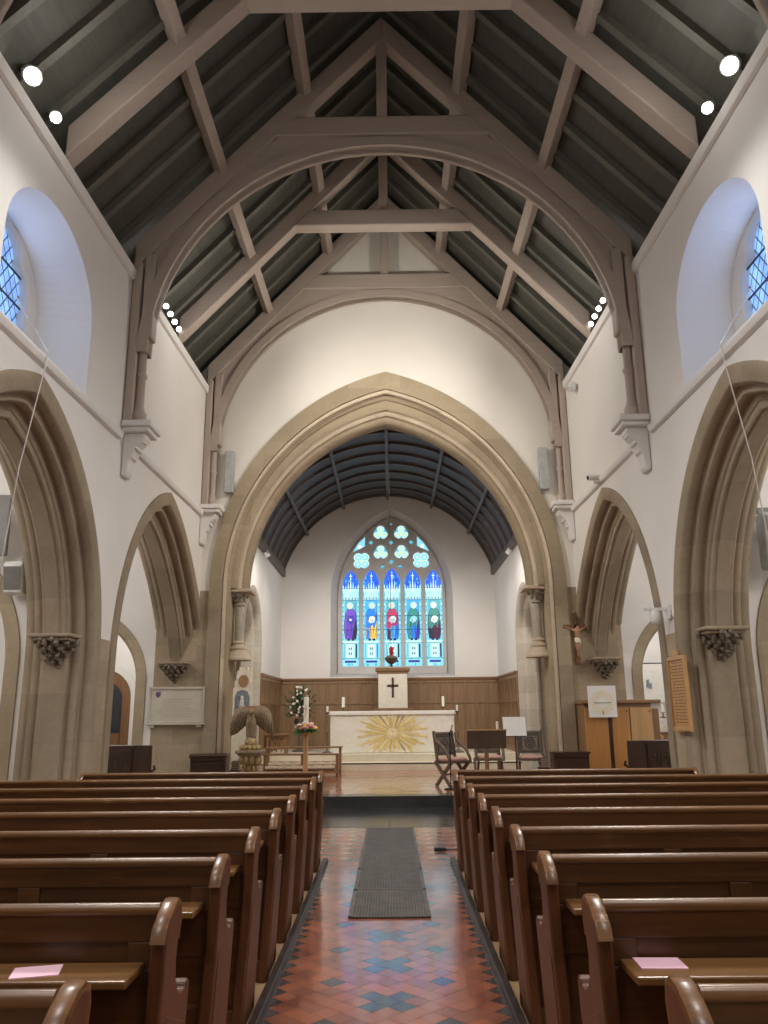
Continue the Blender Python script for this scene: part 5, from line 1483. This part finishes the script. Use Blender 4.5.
def point(loc, power, col=(1, .93, .84), rad=.25):
    l = bpy.data.lights.new('fill_glow', 'POINT'); l.energy = power; l.color = col; l.shadow_soft_size = rad
    o = bpy.data.objects.new('fill_glow', l); COL.objects.link(o); o.location = loc; return o

NAVE = (1.0, .96, .915)
CHAN = (1.0, .945, .87)
for sd, nm in ((-1, 'eagle lectern'), (1, 'crucifix')):
    for k, (d, w) in enumerate(((7.55, 'nearer'), (8.2, 'farther'))):
        can_lamp((sd * 4.0, d, 8.72), (-sd * 1.0, 1.5, 1.8), '%s of two glaring spotlights above the clerestory window, %s side' % (w, nm), .11 if k == 0 else .075)
        spot((sd * 3.45, d - .1, 8.62), (-sd * 1.6, 6.0, 0), 520, NAVE, 115, .9, .10)
    for k in range(5):
        d = 12.75 + k * .3
        can_lamp((sd * 3.99, d, 8.82), (sd * -.5, 6.0, 2.0), '%s spotlight of the row of five behind the round-arched truss, %s side' % (['nearest', 'second', 'middle', 'fourth', 'farthest'][k], nm), .055, mat='lamp_small')
    spot((sd * 3.3, 12.9, 8.66), (-sd * 2.0, 16.6, 4.8), 400, (1, .93, .83), 118, .9, .1)
    spot((sd * 3.1, 13.2, 8.75), (-sd * 2.2, 16.6, 9.6), 330, (1, .93, .83), 100, 1.0, .1)
    point((sd * 3.0, 13.25, 8.8), 14, NAVE, .15); point((sd * 3.05, 7.6, 8.75), 16, NAVE, .15); point((sd * 3.0, 2.0, 8.75), 30, NAVE, .2)
    spot((sd * 3.5, 13.6, 8.70), (-sd * 4.0, 14.6, 6.4), 230, (1, .93, .83), 95, 1.0, .15)
    spot((sd * 3.3, 13.5, 8.66), (-sd * 4.0, 16.6, 2.0), 420, (1, .90, .76), 62, 1.0, .1)
    for d in (2.2, -1.8):  # added spots without fittings over the rear nave, to light the near pews
        spot((sd * 3.2, d, 8.5), (-sd * 1.0, d + 1.0, 0), 420, NAVE, 140, .9, .15)
    # added aisle fill lights without fittings, out of view above the arcade
    for d in (3.0, 8.3, 13.6, 19.5):
        point((sd * 6.7, d, 4.5), 95, (1, .975, .95), .25)
    # chancel
    t = can_lamp((sd * 3.12, 20.2, 5.55), (0, 22.5, 1.5), 'small white chancel spotlight under the barrel ceiling, %s side' % nm, .07, 'chancel spotlights', 'white_plastic')
    spot((sd * 3.0, 20.25, 5.5), (-sd * .6, 23.0, 1.6), 150, CHAN, 120, .9, .08)
    spot((sd * 2.7, 18.2, 5.9), (-sd * .5, 21.6, .8), 360, CHAN, 130, .8, .1)
t = can_lamp((3.86, 15.35, 8.05), (2.2, 14, 4), 'single white floodlight on the wall top beside the gable', .09, 'wall floodlights', 'white_plastic')

def column_speaker(sd, label):
    t = thing('column_speaker', (sd * 3.45, EY - .10, 6.25), label, 'loudspeaker', 'grey column loudspeakers')
    m = MB(); m.box(-.10, .10, -.06, .06, 0, .95); m.build('cabinet', 'grey_plastic', t, bevel=.012)
    m = MB(); m.box(-.085, .085, -.066, -.06, .03, .92); m.build('grille', 'grey_plastic', t)
    for z in (.2, .8):
        m = MB(); m.box(-.03, .03, .06, .10, z, z + .06); m.build('bracket', 'white_plastic', t)
column_speaker(-1, 'pale grey column loudspeaker on the gable wall above the eagle lectern')
column_speaker(1, 'pale grey column loudspeaker on the gable wall above the crucifix')

def aisle_screen(sd, label):
    t = thing('wall_screen', (sd * 5.42, 10.55, 3.70), label, 'screen', 'grey screens in the aisles')
    m = MB(); m.box(-.24, .24, -.03, .03, 0, .86); m.build('casing', 'dark_plastic', t, bevel=.012)
    m = MB(); m.box(-.22, .22, -.034, -.03, .03, .83); m.build('display', 'dark_plastic', t)
    m = MB(); m.beam((0, .03, .5), (0, .39, .5), .06, .12); m.box(-.12, .12, .03, .05, .35, .65); m.build('wall_bracket', 'grey_plastic', t)
def wall_speaker(sd, label):
    t = thing('wall_speaker', (sd * 5.10, 10.7, 3.2), label, 'loudspeaker', 'wedge loudspeakers in the aisles')
    m = MB(); m.prism([(-.05, .02), (.02, .0), (.17, .0), (.17, .40), (.10, .44), (-.09, .44), (-.13, .38)], lambda y, z, w: (w, y, z), -.13, .13); m.build('cabinet', 'white_plastic' if sd < 0 else 'grey_plastic', t, bevel=.02)
    m = MB(); m.prism([(-.065, .05), (-.055, .05), (-.125, .36), (-.137, .36)], lambda y, z, w: (w, y, z), -.115, .115); m.build('grille', 'dark_plastic', t)
    m = MB(); m.box(-.04, .04, .15, .24, .12, .32); m.box(-.05, .05, .0, .2, .44, .50); m.build('wall_bracket', 'white_plastic', t, bevel=.004)
aisle_screen(-1, 'dark grey wall screen at the picture edge behind the north arcade cord')
wall_speaker(-1, 'white wedge loudspeaker on a bracket under the dark grey screen')
t = thing('wall_speaker', (5.30, 10.55, 3.40), 'grey rounded loudspeaker at the picture edge on the crucifix side', 'loudspeaker', 'wedge loudspeakers in the aisles')
m = MB(); m.box(-.20, .20, -.12, .14, 0, .78); m.build('cabinet', 'grey_plastic', t, bevel=.05, seg=4)
m = MB(); m.box(-.16, .16, -.128, -.118, .06, .72); m.build('grille', 'dark_plastic', t)
m = MB(); m.box(-.05, .05, .14, .40, .5, .6); m.box(-.2, .2, .0, .06, .78, .86); m.build('wall_bracket', 'dark_plastic', t)

# sensor on the south pier
t = thing('security_camera', (W - .002, 11.2, 2.80), 'white dome camera on an arm above the oak honours board', 'camera')
m = MB(); m.box(-.05, .0, -.06, .06, .02, .22); m.build('wall_plate', 'white_plastic', t, bevel=.008)
m = MB(); m.box(-.36, -.04, -.03, .03, .14, .18); m.build('arm', 'white_plastic', t, bevel=.006)
m = MB(); m.lathe([(.02, -.06), (.055, -.04), (.07, 0), (.07, .10), (.06, .14)], (-.22, 0, 0), 18); m.build('dome', 'white_plastic', t, smooth=45)
m = MB(); m.tube([(-.012, -.06, .06), (-.012, -.20, -.03), (-.012, -.27, -.04)], .01, 6); m.build('cable', 'dark_plastic', t)
t = thing('security_camera', (W - .125, 14.0, STR + ups(14.0) - .09), 'white bullet camera on the string course above the farther arch', 'camera')
m = MB(); m.box(-.05, .05, -.05, .05, 0, .05); m.build('foot', 'white_plastic', t, bevel=.006)
m = MB(); m.tube([(0, 0, .05), (-.02, 0, .10)], .015, 8); m.build('arm', 'white_plastic', t)
m = MB(); m.tube([(.12, .02, .12), (-.16, -.02, .10)], .055, 14); m.build('housing', 'white_plastic', t, smooth=40)
m = MB(); m.tube([(-.158, -.02, .1001), (-.17, -.0215, .099)], .04, 14); m.build('lens', 'dark_glass', t, smooth=40)

t = thing('floor_box', (.60, 10.0, .0005), 'small black box on the tiles by the front pew end on the crucifix side', 'floor box')
m = MB(); m.box(-.07, .07, -.05, .05, 0, .035); m.build('housing', 'black', t, bevel=.008)
m = MB(); m.tube([(.07, 0, .012), (.16, .03, .008), (.25, .02, .008)], .006, 6); m.build('lead', 'black', t)

# window cords
for sd, nm in ((-1, 'lectern'), (1, 'crucifix')):
    m = MB(); x = sd * (W - .095)
    m.tube([(sd * (W + .66), 9.0, 6.75), (x, 8.43, STR + ups(8.4) + .075), (x, 8.40, STR - .2), (sd * 3.96, 8.15, 4.2), (sd * 3.955, 7.98, 3.1), (sd * 3.95, 7.9, 2.3)], .007, 6)
    o = m.build('window_cord', 'cord'); tag(o, 'pale window cord hanging from clerestory across the near arch, %s side' % nm, 'cord', 'window cords')
    

# ------------------------------------------------------------------ camera, world, view
ax_right = Vector((0.99991609, -0.00859203, 0.00969419)); ax_up = Vector((-0.0114995, -0.24425913, 0.96964181))
# camera axes computed from the vanishing point of the nave and the lean of the verticals
f = 790.0
a = Vector(((391 - 384) / f, -(711 - 512) / f, 1.0)).normalized()          # world +Y in (right, up, forward)
u0 = Vector((-math.sin(.0115), math.cos(.0115), 0)); z = (u0 - a * u0.dot(a)).normalized(); x = -(a.cross(z))
x = -x if x.x < 0 else x
rows = [Vector((x[i], a[i], z[i])) for i in range(3)]                        # world coordinates of right, up, forward
cam = bpy.data.cameras.new('camera'); co = bpy.data.objects.new('camera', cam); COL.objects.link(co)
rt, upv, fw = rows
mw = Matrix(((rt.x, upv.x, -fw.x, .04), (rt.y, upv.y, -fw.y, 0), (rt.z, upv.z, -fw.z, 1.6), (0, 0, 0, 1)))
co.matrix_world = mw
cam.sensor_fit = 'VERTICAL'; cam.sensor_height = 36; cam.lens = f * 36 / 1024; cam.clip_start = .05; cam.clip_end = 100
S.camera = co
wd = bpy.data.worlds.new('dusk'); S.world = wd; wd.use_nodes = True
bg = wd.node_tree.nodes['Background']; bg.inputs[0].default_value = (.30, .45, .9, 1); bg.inputs[1].default_value = .3
S.view_settings.view_transform = 'Standard'; S.view_settings.look = 'None'; S.view_settings.gamma = 1; S.view_settings.exposure = .1; S.view_settings.use_curve_mapping = False
S.cycles.use_denoising = True
S.cycles.max_bounces = 8; S.cycles.diffuse_bounces = 5; S.cycles.glossy_bounces = 3
S.cycles.sample_clamp_indirect = 6
